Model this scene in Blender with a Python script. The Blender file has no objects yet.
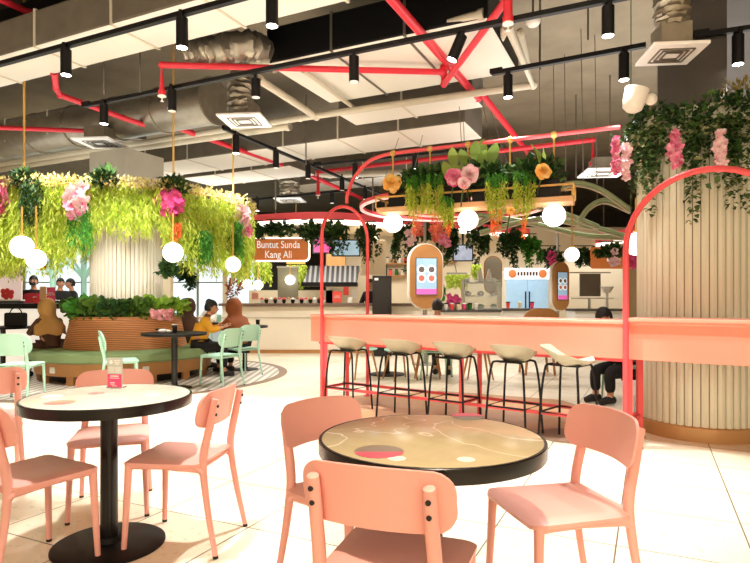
import bpy, bmesh, math, random
from mathutils import Vector, Matrix
random.seed(7)
PI = math.pi
COL = bpy.context.scene.collection
SC = bpy.context.scene
V = Vector
F_PX, HOR, EYE = 580.0, 299.0, 1.25          # focal length in pixels, horizon row, eye height

def W(px, py, Y):                              # point seen at pixel, at depth Y
    return V(((px - 375) * Y / F_PX, Y, EYE - (py - HOR) * Y / F_PX))
def Zp(px, py, z):                             # point seen at pixel, at height z
    return W(px, py, F_PX * (EYE - z) / (py - HOR))
U = V((.903, -.428, 0)).normalized()           # building grid
N = V((.428, .903, 0)).normalized()
GRID = math.atan2(U.y, U.x)
def AB(a, b, z=0): 
    p = U * a + N * b
    return V((p.x, p.y, z))

# ------------------------------------------------------------------ materials
def lin(c):
    return tuple(((x / 255) / 12.92 if x / 255 <= .04045 else ((x / 255 + .055) / 1.055) ** 2.4) for x in c) + (1,)
def mat(name, rgb, rough=.5, metal=0, noise=.06, scale=8, spec=.5, emit=0, coat=0, bump=0, rgb2=None, trans=0):
    m = bpy.data.materials.new(name); m.use_nodes = True
    nt = m.node_tree; b = nt.nodes['Principled BSDF']
    b.inputs['Roughness'].default_value = rough; b.inputs['Metallic'].default_value = metal
    b.inputs['Specular IOR Level'].default_value = spec
    b.inputs['Coat Weight'].default_value = coat
    b.inputs['Transmission Weight'].default_value = trans
    tc = nt.nodes.new('ShaderNodeTexCoord'); tx = nt.nodes.new('ShaderNodeTexNoise')
    tx.inputs['Scale'].default_value = scale; tx.inputs['Detail'].default_value = 5
    nt.links.new(tc.outputs['Object'], tx.inputs['Vector'])
    mx = nt.nodes.new('ShaderNodeMix'); mx.data_type = 'RGBA'
    c = lin(rgb)
    c2 = lin(rgb2) if rgb2 else tuple(x * (1 - noise * 2) for x in c[:3]) + (1,)
    mx.inputs[6].default_value = c; mx.inputs[7].default_value = c2
    nt.links.new(tx.outputs['Fac'], mx.inputs[0])
    nt.links.new(mx.outputs[2], b.inputs['Base Color'])
    if emit:
        nt.links.new(mx.outputs[2], b.inputs['Emission Color']); b.inputs['Emission Strength'].default_value = emit
    if bump:
        bp = nt.nodes.new('ShaderNodeBump'); bp.inputs['Strength'].default_value = bump; bp.inputs['Distance'].default_value = .02
        nt.links.new(tx.outputs['Fac'], bp.inputs['Height']); nt.links.new(bp.outputs[0], b.inputs['Normal'])
    return m
def ramp_mat(name, cols, rough=.6, sub=.0, emit=0):           # colour varies per loose leaf
    m = bpy.data.materials.new(name); m.use_nodes = True
    nt = m.node_tree; b = nt.nodes['Principled BSDF']
    b.inputs['Roughness'].default_value = rough; b.inputs['Specular IOR Level'].default_value = .3
    g = nt.nodes.new('ShaderNodeNewGeometry'); r = nt.nodes.new('ShaderNodeValToRGB')
    el = r.color_ramp.elements
    while len(el) < len(cols): el.new(.5)
    for i, c in enumerate(cols):
        el[i].position = i / (len(cols) - 1); el[i].color = lin(c)
    nt.links.new(g.outputs['Random Per Island'], r.inputs[0]); nt.links.new(r.outputs[0], b.inputs['Base Color'])
    if sub:
        t = nt.nodes.new('ShaderNodeBsdfTranslucent'); nt.links.new(r.outputs[0], t.inputs[0])
        mix = nt.nodes.new('ShaderNodeMixShader'); mix.inputs[0].default_value = sub
        nt.links.new(b.outputs[0], mix.inputs[1]); nt.links.new(t.outputs[0], mix.inputs[2])
        nt.links.new(mix.outputs[0], nt.nodes['Material Output'].inputs[0])
    if emit:
        nt.links.new(r.outputs[0], b.inputs['Emission Color']); b.inputs['Emission Strength'].default_value = emit
    return m
def wave_mat(name, c1, c2, scale, axis='Z', rough=.5, sharp=None, dist=0):
    m = bpy.data.materials.new(name); m.use_nodes = True
    nt = m.node_tree; b = nt.nodes['Principled BSDF']; b.inputs['Roughness'].default_value = rough
    tc = nt.nodes.new('ShaderNodeTexCoord'); w = nt.nodes.new('ShaderNodeTexWave')
    w.wave_type = 'BANDS'; w.bands_direction = axis; w.inputs['Scale'].default_value = scale; w.inputs['Distortion'].default_value = dist
    r = nt.nodes.new('ShaderNodeValToRGB'); e = r.color_ramp.elements
    e[0].color = lin(c1); e[1].color = lin(c2)
    if sharp: e[0].position, e[1].position = sharp
    nt.links.new(tc.outputs['Object'], w.inputs[0]); nt.links.new(w.outputs['Fac'], r.inputs[0]); nt.links.new(r.outputs[0], b.inputs['Base Color'])
    return m
def floor_mat():
    m = bpy.data.materials.new('ivory_floor_tile'); m.use_nodes = True
    nt = m.node_tree; b = nt.nodes['Principled BSDF']; L = nt.links.new
    tc = nt.nodes.new('ShaderNodeTexCoord'); mp = nt.nodes.new('ShaderNodeMapping'); mp.vector_type = 'POINT'
    mp.inputs['Rotation'].default_value = (0, 0, -GRID); mp.inputs['Location'].default_value = (.155, -3.18 + .61 * 6, 0)
    L(tc.outputs['Object'], mp.inputs[0])
    br = nt.nodes.new('ShaderNodeTexBrick'); br.offset = 0; br.squash = 1
    for k, v in (('Scale', 1), ('Brick Width', .61), ('Row Height', .61), ('Mortar Size', .0045), ('Mortar Smooth', .2), ('Bias', 0)): br.inputs[k].default_value = v
    br.inputs['Color1'].default_value = lin((243, 231, 206)); br.inputs['Color2'].default_value = lin((239, 225, 198)); br.inputs['Mortar'].default_value = lin((104, 94, 78))
    L(mp.outputs[0], br.inputs['Vector'])
    nz = nt.nodes.new('ShaderNodeTexNoise'); nz.inputs['Scale'].default_value = 22; nz.inputs['Detail'].default_value = 8; L(tc.outputs['Object'], nz.inputs[0])
    r = nt.nodes.new('ShaderNodeValToRGB'); r.color_ramp.elements[0].position = .30; r.color_ramp.elements[1].position = .42
    r.color_ramp.elements[0].color = (.80, .77, .70, 1); r.color_ramp.elements[1].color = (1, 1, 1, 1); L(nz.outputs['Fac'], r.inputs[0])
    mx = nt.nodes.new('ShaderNodeMix'); mx.data_type = 'RGBA'; mx.blend_type = 'MULTIPLY'; mx.inputs[0].default_value = 1
    L(br.outputs[0], mx.inputs[6]); L(r.outputs[0], mx.inputs[7]); L(mx.outputs[2], b.inputs['Base Color'])
    b.inputs['Roughness'].default_value = .32
    return m
def marble_mat(name, base, dark, vein):
    m = bpy.data.materials.new(name); m.use_nodes = True
    nt = m.node_tree; b = nt.nodes['Principled BSDF']; L = nt.links.new
    tc = nt.nodes.new('ShaderNodeTexCoord')
    n1 = nt.nodes.new('ShaderNodeTexNoise'); n1.inputs['Scale'].default_value = 5; n1.inputs['Detail'].default_value = 6; n1.inputs['Distortion'].default_value = 1.2; L(tc.outputs['Object'], n1.inputs[0])
    mx = nt.nodes.new('ShaderNodeMix'); mx.data_type = 'RGBA'; mx.inputs[6].default_value = lin(base); mx.inputs[7].default_value = lin(dark); L(n1.outputs['Fac'], mx.inputs[0])
    n2 = nt.nodes.new('ShaderNodeTexNoise'); n2.inputs['Scale'].default_value = 1.6; n2.inputs['Detail'].default_value = 3; n2.inputs['Distortion'].default_value = .5; L(tc.outputs['Object'], n2.inputs[0])
    r = nt.nodes.new('ShaderNodeValToRGB'); e = r.color_ramp.elements; e[0].position = .495; e[0].color = (0, 0, 0, 1); e[1].position = .5; e[1].color = (1, 1, 1, 1)
    e3 = e.new(.505); e3.color = (0, 0, 0, 1); L(n2.outputs['Fac'], r.inputs[0])
    m2 = nt.nodes.new('ShaderNodeMix'); m2.data_type = 'RGBA'; L(r.outputs[0], m2.inputs[0]); L(mx.outputs[2], m2.inputs[6]); m2.inputs[7].default_value = lin(vein)
    L(m2.outputs[2], b.inputs['Base Color']); b.inputs['Roughness'].default_value = .2
    return m
M = {}
M['floor'] = floor_mat()
M['slab'] = mat('ceiling_concrete', (160, 146, 122), .9, noise=.25, scale=2.2)
M['darkwall'] = mat('dark_back_wall', (70, 62, 54), .9)
M['darkgap'] = mat('black_gap_shade', (26, 24, 23), .9)  # black that stands in for shadow between the ducts
M['duct'] = mat('white_duct_wrap', (226, 220, 206), .6, noise=.05, scale=1.5)
M['silver'] = mat('silver_duct_foil', (180, 170, 150), .35, .7, noise=.25, scale=6, bump=.35)
M['conduit'] = mat('beige_conduit', (205, 195, 172), .5)
M['rod'] = mat('grey_hanger_rod', (120, 112, 98), .5, .5)
M['black'] = mat('black_metal', (10, 9, 9), .5, spec=.3)
M['blackgloss'] = mat('black_gloss', (14, 13, 13), .25)
M['red'] = mat('red_pipe_paint', (222, 42, 58), .4)
M['rail'] = mat('coral_rail_paint', (236, 84, 88), .4)
M['coral'] = mat('coral_counter_laminate', (244, 147, 124), .35, noise=.02)
M['coraltop'] = mat('coral_counter_top', (247, 162, 140), .25, noise=.02)
M['pink'] = mat('pink_chair_plastic', (246, 180, 168), .38, noise=.02)
M['pinkpale'] = mat('pale_pink_chair_plastic', (244, 170, 158), .42, noise=.02)
M['mint'] = mat('mint_chair_plastic', (178, 222, 200), .45, noise=.02)
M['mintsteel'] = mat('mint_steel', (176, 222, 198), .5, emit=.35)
M['greenarch'] = mat('sage_arch_paint', (158, 178, 134), .5)
M['stool'] = mat('stone_stool_plastic', (184, 178, 156), .4, noise=.02)
M['foot'] = mat('dark_rubber', (40, 34, 32), .7)
M['marble1'] = marble_mat('cream_marble_tabletop', (250, 240, 220), (240, 226, 198), (250, 246, 238))
M['marble2'] = marble_mat('tan_marble_tabletop', (204, 190, 152), (168, 150, 112), (246, 232, 214))
M['sticker_pink'] = mat('pink_sticker', (226, 78, 104), .3)
M['sticker_grey'] = mat('grey_sticker', (128, 116, 100), .3)
M['white'] = mat('white_paint', (240, 236, 226), .5, noise=.02)
M['cream'] = mat('cream_wall', (236, 220, 190), .6, noise=.04, scale=2)
M['creamlit'] = mat('cream_counter_panel', (246, 234, 212), .4, noise=.03, scale=3)
M['slat'] = mat('cream_column_slat', (222, 220, 196), .5, noise=.05, scale=3)
M['slatpale'] = mat('pale_column_slat', (244, 234, 214), .5, noise=.04, scale=3)
M['slatgap'] = mat('column_slat_gap', (120, 98, 68), .8)
M['plinth'] = mat('bronze_plinth', (196, 150, 96), .35, .3)
M['concrete'] = mat('column_concrete', (92, 86, 80), .85, noise=.2, scale=3)
M['wood'] = wave_mat('ribbed_wood', (140, 86, 50), (226, 164, 110), 11.55, 'Z', .5, (.1, .5))
M['woodpanel'] = mat('oak_panel', (196, 138, 78), .5, noise=.15, scale=5)
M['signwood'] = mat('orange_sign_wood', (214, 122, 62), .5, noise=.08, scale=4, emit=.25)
M['sage'] = mat('sage_cushion', (140, 164, 112), .6, noise=.05)
M['brownfloor'] = mat('brown_floor_inlay', (206, 156, 112), .4, noise=.15, scale=14)
M['darkring'] = mat('brown_floor_border', (140, 112, 90), .5)
M['mosaic'] = wave_mat('striped_floor_mosaic', (168, 158, 148), (232, 224, 208), 2.6, 'X', .4, (.3, .5))
M['globe'] = mat('opal_globe_glass', (255, 246, 232), .3, noise=0, emit=2.6)
M['lampface'] = mat('lit_spot_lens', (255, 248, 236), .3, noise=0, emit=16)
M['led'] = mat('led_strip', (255, 244, 225), .3, noise=0, emit=1.5)
M['pinkled'] = mat('pink_led', (255, 205, 200), .3, noise=0, emit=.5)
M['yellow'] = mat('mustard_metal', (214, 168, 84), .4)
M['peach'] = mat('peach_wood_plank', (236, 190, 140), .5)
M['daylight'] = mat('bright_daylight', (226, 242, 246), .5, noise=.08, scale=.5, emit=1.0)
M['glass'] = mat('clear_glass', (235, 240, 238), .05, noise=0, trans=.9)
M['steel'] = mat('brushed_steel', (170, 168, 160), .3, .8)
M['hood'] = wave_mat('hood_filter', (24, 22, 22), (120, 116, 108), 2.4, 'X', .4, (.45, .75))
M['screen'] = mat('lit_screen', (170, 208, 236), .2, noise=.1, scale=9, emit=.3)
M['screenpink'] = mat('pink_screen_band', (236, 110, 190), .2, noise=.02, emit=.35)
M['screenwhite'] = mat('white_screen_tile', (245, 248, 250), .2, noise=0, emit=.4)
M['tvpic'] = mat('tv_picture', (96, 120, 160), .2, noise=.3, scale=6, emit=.5, rgb2=(220, 225, 235))
M['ember'] = mat('bright_red', (226, 52, 50), .45)
M['redsign'] = mat('red_promo_card', (232, 74, 62), .45, emit=.15)
M['pinksign'] = mat('pink_promo_card', (240, 70, 120), .4)
M['acrylic'] = mat('grey_promo_card', (198, 202, 190), .2)
M['skin'] = mat('skin', (206, 150, 118), .55, noise=.03)
M['hair'] = mat('black_hair', (24, 20, 19), .6)
M['shirt_yellow'] = mat('yellow_cloth', (246, 178, 46), .8)
M['shirt_brown'] = mat('brown_cloth', (92, 58, 40), .85, noise=.2, scale=14)
M['cloth_rust'] = mat('rust_cloth', (152, 84, 46), .85)
M['cloth_tan'] = mat('mustard_scarf', (196, 146, 82), .85, noise=.1)
M['cloth_black'] = mat('black_cloth', (26, 24, 26), .85)
M['cloth_red'] = mat('red_apron_cloth', (176, 30, 40), .8)
M['cloth_grey'] = mat('grey_cloth', (120, 110, 105), .8)
M['mask'] = mat('dark_face_mask', (40, 46, 48), .8)
M['ivy'] = ramp_mat('ivy_leaf', [(28, 52, 24), (46, 80, 36), (34, 62, 32), (80, 114, 52), (42, 72, 36)], .5)
M['ivylight'] = ramp_mat('variegated_ivy_leaf', [(34, 62, 28), (58, 92, 42), (96, 128, 66), (40, 72, 34), (190, 190, 140)], .5)
M['lime'] = ramp_mat('lime_fern', [(176, 200, 52), (214, 224, 92), (150, 184, 44), (232, 236, 130), (194, 212, 70)], .7, .45)
M['limeedge'] = ramp_mat('cream_blossom', [(250, 240, 180), (240, 236, 130), (232, 206, 150), (250, 246, 200)], .7, .3)
M['green'] = ramp_mat('fresh_green_fern', [(60, 130, 40), (90, 160, 50), (46, 110, 40)], .6, .2)
M['orange'] = ramp_mat('orange_fern_tip', [(246, 130, 52), (236, 100, 60), (250, 160, 80)], .6, .2)
M['broad'] = ramp_mat('broad_leaf', [(46, 74, 24), (76, 106, 36), (104, 134, 50), (54, 88, 32)], .4)
M['rubber'] = ramp_mat('rubber_leaf', [(112, 142, 58), (146, 170, 76), (94, 124, 50)], .4, .15)
M['lettuce'] = ramp_mat('yellow_green_leaf', [(120, 160, 44), (150, 186, 60), (90, 134, 40), (176, 200, 80)], .5, .2)
M['orchid'] = ramp_mat('pink_orchid_petal', [(236, 110, 160), (246, 170, 196), (224, 80, 140), (250, 206, 216)], .6, .2)
M['orchidmag'] = ramp_mat('magenta_orchid_petal', [(214, 60, 130), (232, 100, 158), (190, 50, 110)], .6, .2)
M['orchidwhite'] = ramp_mat('white_orchid_petal', [(252, 236, 234), (246, 200, 208), (250, 226, 228), (238, 150, 176)], .6, .2)
M['peony'] = ramp_mat('yellow_peony_petal', [(250, 212, 120), (252, 196, 100), (253, 228, 160)], .6, .2)
M['coralbloom'] = ramp_mat('coral_bloom_petal', [(240, 110, 100), (246, 150, 130), (236, 90, 96)], .6, .2)

# ------------------------------------------------------------------ mesh builder
class MB:
    def __init__(s): s.v = []; s.f = []; s.mi = []
    def add(s, vs, fs, mi=0):
        o = len(s.v); s.v += [tuple(p) for p in vs]; s.f += [tuple(o + i for i in f) for f in fs]; s.mi += [mi] * len(fs); return s
    def box(s, c, d, rz=0, mi=0, mx=None):
        R = mx or Matrix.Rotation(rz, 3, 'Z'); c = V(c)
        vs = [c + R @ V((x * d[0] / 2, y * d[1] / 2, z * d[2] / 2)) for z in (-1, 1) for y in (-1, 1) for x in (-1, 1)]
        return s.add(vs, [(0, 2, 3, 1), (4, 5, 7, 6), (0, 1, 5, 4), (2, 6, 7, 3), (0, 4, 6, 2), (1, 3, 7, 5)], mi)
    def tube(s, path, r, n=10, closed=False, mi=0, cap=True, flat=None):
        P = [V(p) for p in path]; k = len(P)
        rs = r if isinstance(r, (list, tuple)) else [r] * k
        T = []
        for i in range(k):
            a = P[i - 1] if (i or closed) else P[i]; b = P[(i + 1) % k] if (i < k - 1 or closed) else P[i]
            T.append((b - a).normalized())
        up = V((0, 0, 1)) if abs(T[0].z) < .9 else V((0, 1, 0))
        x = T[0].cross(up).normalized(); vs = []
        for i in range(k):
            x = (x - T[i] * x.dot(T[i])).normalized(); y = T[i].cross(x)
            for j in range(n):
                a = 2 * PI * (j + .5) / n
                ry = rs[i] * (flat or 1)
                vs.append(P[i] + x * math.cos(a) * rs[i] + y * math.sin(a) * ry)
        fs = []
        for i in range(k if closed else k - 1):
            i2 = (i + 1) % k
            for j in range(n):
                j2 = (j + 1) % n; fs.append((i * n + j, i * n + j2, i2 * n + j2, i2 * n + j))
        if cap and not closed:
            fs.append(tuple(range(n))[::-1]); fs.append(tuple((k - 1) * n + j for j in range(n)))
        return s.add(vs, fs, mi)
    def bar(s, a, b, w, h=None, mi=0):
        a, b = V(a), V(b); d = b - a; L = d.length; d.normalize()
        up = V((0, 0, 1)) if abs(d.z) < .95 else V((0, 1, 0))
        x = d.cross(up).normalized(); y = x.cross(d)
        R = Matrix((x, d, y)).transposed()
        return s.box((a + b) / 2, (w, L, h or w), mi=mi, mx=R)
    def lathe(s, prof, c=(0, 0, 0), n=32, mi=0, sx=1, sy=1, cap=True):
        vs = []; fs = []; c = V(c); k = len(prof)
        for r, z in prof:
            for j in range(n):
                a = 2 * PI * j / n; vs.append(c + V((r * math.cos(a) * sx, r * math.sin(a) * sy, z)))
        for i in range(k - 1):
            for j in range(n):
                j2 = (j + 1) % n; fs.append((i * n + j, i * n + j2, (i + 1) * n + j2, (i + 1) * n + j))
        if cap and prof[0][0] > 1e-6: fs.append(tuple(range(n))[::-1])
        if cap and prof[-1][0] > 1e-6: fs.append(tuple((k - 1) * n + j for j in range(n)))
        return s.add(vs, fs, mi)
    def ball(s, c, r, n=16, mi=0, sc=(1, 1, 1), R=None):
        vs = []; fs = []; m = n // 2; c = V(c)
        for i in range(m + 1):
            t = PI * i / m
            for j in range(n):
                a = 2 * PI * j / n
                p = V((math.sin(t) * math.cos(a) * sc[0], math.sin(t) * math.sin(a) * sc[1], -math.cos(t) * sc[2])) * r
                vs.append(c + (R @ p if R else p))
        for i in range(m):
            for j in range(n):
                j2 = (j + 1) % n; fs.append((i * n + j, i * n + j2, (i + 1) * n + j2, (i + 1) * n + j))
        return s.add(vs, fs, mi)
    def prism(s, poly, z0, z1, mi=0):
        n = len(poly)
        vs = [(p[0], p[1], z0) for p in poly] + [(p[0], p[1], z1) for p in poly]
        fs = [tuple(range(n))[::-1], tuple(range(n, 2 * n))] + [(i, (i + 1) % n, n + (i + 1) % n, n + i) for i in range(n)]
        return s.add(vs, fs, mi)
    def plate(s, w, h, r, t, warp, nx=12, ny=10, mi=0):   # rounded-corner panel; warp(x, y, k) places it, k = -1 / 1 for its two faces
        xs = sorted(set([-w / 2 + w * i / nx for i in range(nx + 1)] + [w / 2 - r, -w / 2 + r])); ys = sorted(set([-h / 2 + h * i / ny for i in range(ny + 1)] + [h / 2 - r, -h / 2 + r]))
        def rnd(x, y):
            dx, dy = abs(x) - (w / 2 - r), abs(y) - (h / 2 - r)
            if dx > 0 and dy > 0:
                p, q = dx / r, dy / r
                x = math.copysign(w / 2 - r + r * p * math.sqrt(1 - q * q / 2), x); y = math.copysign(h / 2 - r + r * q * math.sqrt(1 - p * p / 2), y)
            return x, y
        nX, nY = len(xs), len(ys); vs = []
        for k in (-1, 1):
            for y in ys:
                for x in xs: vs.append(warp(*rnd(x, y), k * t / 2))
        o = nX * nY; fs = []
        for j in range(nY - 1):
            for i in range(nX - 1):
                a = j * nX + i; q = (a, a + 1, a + 1 + nX, a + nX); fs.append(q[::-1]); fs.append(tuple(o + z for z in q))
        rim = [i for i in range(nX)] + [j * nX + nX - 1 for j in range(1, nY)] + [(nY - 1) * nX + i for i in range(nX - 2, -1, -1)] + [j * nX for j in range(nY - 2, 0, -1)]
        for i in range(len(rim)):
            a, b = rim[i], rim[(i + 1) % len(rim)]; fs.append((a, b, o + b, o + a))
        return s.add(vs, fs, mi)
    def leaf(s, p, d, up, L, w, mi=0, fold=.25, tip=.6):
        p = V(p); d = V(d).normalized(); sd = d.cross(V(up))
        if sd.length < 1e-3: sd = d.cross(V((1, 0, 0)))
        sd.normalize(); n = sd.cross(d)
        m = p + d * L * .45
        return s.add([p, m + sd * w / 2 + n * fold * w, p + d * L - n * L * .15, m - sd * w / 2 + n * fold * w, m], [(0, 4, 1), (4, 2, 1), (0, 3, 4), (4, 3, 2)], mi)
    def build(s, name, mats, parent=None, smooth=None, bevel=0, kind=None, loc=None, rz=None):
        me = bpy.data.meshes.new(name); me.from_pydata(s.v, [], s.f)
        for m in (mats if isinstance(mats, (list, tuple)) else [mats]): me.materials.append(m)
        if any(s.mi): me.polygons.foreach_set('material_index', s.mi)
        me.update()
        if smooth is not None:
            me.shade_smooth()
            if smooth < 179: me.set_sharp_from_angle(angle=math.radians(smooth))
        o = bpy.data.objects.new(name, me); COL.objects.link(o)
        if parent: o.parent = parent
        if kind: o['kind'] = kind
        if loc is not None: o.location = loc
        if rz is not None: o.rotation_euler.z = rz
        if bevel:
            b = o.modifiers.new('bevel', 'BEVEL'); b.width = bevel; b.segments = 2; b.limit_method = 'ANGLE'; b.angle_limit = math.radians(40)
        return o
def tag(o, label, cat, group=None, kind=None):
    o['label'] = label; o['category'] = cat
    if group: o['group'] = group
    if kind: o['kind'] = kind
    return o
def thing(name, label, cat, loc=(0, 0, 0), rz=0, group=None):
    o = bpy.data.objects.new(name, None); COL.objects.link(o); o.location = loc; o.rotation_euler.z = rz; o.empty_display_size = .1
    return tag(o, label, cat, group)
def copy_tree(o, parent=None):
    c = o.copy(); COL.objects.link(c)
    if parent: c.parent = parent
    for ch in list(o.children): copy_tree(ch, c)
    return c
def dup(o, loc, rz, label, group=None):
    c = copy_tree(o); c.location = loc; c.rotation_euler.z = rz; c['label'] = label
    if group: c['group'] = group
    return c
def facing(fx, fy): return math.atan2(-fx, fy)          # local +Y looks along (fx, fy)
def text(body, size, loc, m, parent, name='lettering', rx=PI / 2, rz=0, ext=.004, align='CENTER'):
    cu = bpy.data.curves.new(name, 'FONT'); cu.body = body; cu.size = size; cu.extrude = ext; cu.align_x = align; cu.align_y = 'CENTER'
    t = bpy.data.objects.new(name, cu); COL.objects.link(t)
    bpy.context.view_layer.update()
    me = bpy.data.meshes.new_from_object(t.evaluated_get(bpy.context.evaluated_depsgraph_get()))
    bpy.data.objects.remove(t)
    me.materials.clear(); me.materials.append(m)
    o = bpy.data.objects.new(name, me); COL.objects.link(o); o.parent = parent; o.location = loc; o.rotation_euler = (rx, 0, rz)
    return o
def arc(c, r, a0, a1, n, ax=V((1, 0, 0)), ay=V((0, 0, 1))):
    return [V(c) + ax * r * math.cos(a0 + (a1 - a0) * i / n) + ay * r * math.sin(a0 + (a1 - a0) * i / n) for i in range(n + 1)]
def spline(P, k=8):
    P = [V(p) for p in P]; Q = [P[0] * 2 - P[1]] + P + [P[-1] * 2 - P[-2]]; out = []
    for i in range(1, len(Q) - 2):
        for j in range(k):
            t = j / k; a, b, c, d = Q[i - 1], Q[i], Q[i + 1], Q[i + 2]
            out.append(.5 * ((2 * b) + (c - a) * t + (2 * a - 5 * b + 4 * c - d) * t * t + (3 * b - a - 3 * c + d) * t ** 3))
    return out + [P[-1]]
R = random.random
def rr(a, b): return a + (b - a) * R()
def rdir(zs=1): 
    while True:
        d = V((rr(-1, 1), rr(-1, 1), rr(-1, 1) * zs))
        if .05 < d.length < 1: return d.normalized()

# ------------------------------------------------------------------ setting
def X0(px, Y): return (px - 375) / F_PX * Y
def struct(mb, name, m, **k): return mb.build(name, m, kind='structure', **k)
struct(MB().box((-1, 11, -.05), (34, 32, .1)), 'floor', M['floor'])
struct(MB().box((-1, 11, 5.45), (34, 32, .3)), 'ceiling', M['slab'])
struct(MB().box((-1, 27.1, 2.6), (34, .2, 5.4)), 'wall_back', M['darkwall'])
struct(MB().box((-18.1, 11, 2.6), (.2, 32, 5.4)), 'wall_left', M['cream'])
struct(MB().box((16.1, 11, 2.6), (.2, 32, 5.4)), 'wall_right', M['cream'])
# black box put in for the shadow between the ducts; concrete beam beyond
struct(MB().box(AB(-3.6, 5.45, 4.95), (13, .95, .5), GRID), 'ceiling_gap_shade', M['darkgap'])
struct(MB().box(AB(1.2, 9.0, 4.85), (1.0, 8, .8), GRID), 'ceiling_beam_right', M['concrete'])
# daylight facade on the far side
w = struct(MB().box((-10.6, 26.4, 1.9), (10.8, .04, 3.6)), 'window_1', M['daylight'])
fr = MB()
for i in range(5): fr.box((-15.9 + i * 2.62, 26.33, 1.9), (.1, .1, 3.6))
for z in (2.0, 3.7): fr.box((-10.6, 26.33, z), (10.8, .1, .06))
fr.build('window_frame', M['white'], w)
struct(MB().box((X0(167, 13.0), 13.0, 1.6), (.22, .2, 3.2)), 'pillar_hall', M['cream'])
# inlays in the floor
C1 = V((-4.1, 9.6, 0))
def disc(r, n=72, c=C1): return [(c.x + r * math.cos(2 * PI * i / n), c.y + r * math.sin(2 * PI * i / n)) for i in range(n)]
struct(MB().prism(disc(2.62), .0, .003), 'floor_border', M['darkring'])
struct(MB().prism(disc(2.48), .0, .005), 'floor_mosaic', M['mosaic'])
inl = [Zp(x, y, 0) for x, y in ((318, 398), (352, 424), (420, 431), (500, 430), (548, 437), (628, 420), (560, 400), (440, 391))]
struct(MB().prism([(p.x, p.y) for p in inl], 0, .003), 'floor_inlay', M['brownfloor'])
p = Zp(570, 436, 0)
struct(MB().prism([(p.x + .3 * math.cos(i * PI / 16), p.y + .3 * math.sin(i * PI / 16)) for i in range(32)], 0, .0035), 'floor_dot', M['darkring'])

# ------------------------------------------------------------------ counter line
K0 = V((-.78, 7.02, 0)); KD = V((.808, -.59, 0)).normalized(); KN = V((-KD.y, KD.x, 0))   # KN points away from the camera
def KP(t, off=0, z=0): q = K0 + KD * t + KN * off; return V((q.x, q.y, z))
KA = math.atan2(KD.y, KD.x)
def kt(px):
    k = (px - 375) / F_PX; return (K0.y * k - K0.x) / (KD.x - KD.y * k)

# ------------------------------------------------------------------ clad columns
def clad_column(name, label, c, r, z0, z1, nsl, gap=.16, m='slat'):
    t = thing(name, label, 'column', (c.x, c.y, 0))
    MB().lathe([(r - .02, z0), (r - .02, z1)], n=48).build('core', M['slatgap'], t, smooth=40)
    sl = MB()
    for i in range(nsl):
        a0 = 2 * PI * (i + gap / 2) / nsl; a1 = 2 * PI * (i + 1 - gap / 2) / nsl
        vs = []; am = (a0 + a1) / 2
        for z in (z0 + .02, z1):
            for rad, a in ((r - .02, a0), (r + .004, a0), (r + .012, am), (r + .004, a1), (r - .02, a1)):
                vs.append((rad * math.cos(a), rad * math.sin(a), z))
        sl.add(vs, [(0, 1, 6, 5), (1, 2, 7, 6), (2, 3, 8, 7), (3, 4, 9, 8), (5, 6, 7, 8, 9)])
    sl.build('slat_cladding', M[m], t)
    return t
CR = V((3.09, 5.53, 0))
cc = clad_column('clad_column', 'round column clad in cream vertical slats with ivy spilling over its top', CR, .53, .1, 2.95, 52, .11)
MB().lathe([(.5, 0), (.56, 0), (.56, .12), (.52, .14)], n=64).build('plinth', M['plinth'], cc, smooth=40)
struct(MB().box((3.25, 5.99, 4.1), (.6, .6, 2.5), GRID), 'pillar_capital', M['concrete'])
c2 = clad_column('clad_column', 'round cream slatted column rising from the wooden planter', C1, .55, .9, 2.9, 52, .16, 'slatpale')
struct(MB().box((C1.x, C1.y, 3.25), (.8, .8, .75), GRID), 'pillar_concrete', mat('pale_concrete', (172, 164, 146), .8, noise=.12, scale=3))

# ------------------------------------------------------------------ ceiling ducts
M['ductside'] = mat('dusty_shaded_duct_side', (116, 106, 90), .85, noise=.22, scale=5)  # dusty grey with the sides' shade painted in, darker than the underside
def duct(name, label, a0, a1, b0, b1, z, h, m='duct', side='ductside'):
    t = thing(name, label, 'duct', AB((a0 + a1) / 2, (b0 + b1) / 2, z), GRID)
    L, wd = a1 - a0, b1 - b0
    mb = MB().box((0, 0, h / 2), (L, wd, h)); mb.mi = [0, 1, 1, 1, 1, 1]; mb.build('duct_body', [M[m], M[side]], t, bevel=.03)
    n = max(1, int(L / 1.25))
    for i in range(1, n + 1):
        x = -L / 2 + L * i / (n + 1)
        MB().box((x, 0, h / 2), (.03, wd + .02, h + .02)).build('flange', M['conduit'] if side != 'black' else M['rod'], t)
    return t
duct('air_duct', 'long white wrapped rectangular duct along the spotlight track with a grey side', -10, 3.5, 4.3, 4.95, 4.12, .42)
duct('air_duct', 'wide flat white duct underneath the crossing red pipes', -4.25, -1.5, 5.85, 7.42, 4.12, .45, 'duct', 'black')  # black sides stand in for the dark gap beside this duct
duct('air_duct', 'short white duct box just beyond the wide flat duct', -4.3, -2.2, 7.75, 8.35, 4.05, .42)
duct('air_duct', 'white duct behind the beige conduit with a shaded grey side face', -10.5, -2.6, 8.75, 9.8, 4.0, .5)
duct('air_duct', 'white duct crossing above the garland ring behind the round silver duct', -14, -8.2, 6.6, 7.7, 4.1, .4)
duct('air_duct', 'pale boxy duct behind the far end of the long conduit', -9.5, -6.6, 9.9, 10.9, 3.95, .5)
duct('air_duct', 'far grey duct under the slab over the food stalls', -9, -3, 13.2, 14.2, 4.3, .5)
duct('air_duct', 'big dusty duct high at the corner above the entrance side', -9, -3.9, 3.2, 4.1, 4.62, .45, 'silver')
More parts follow.
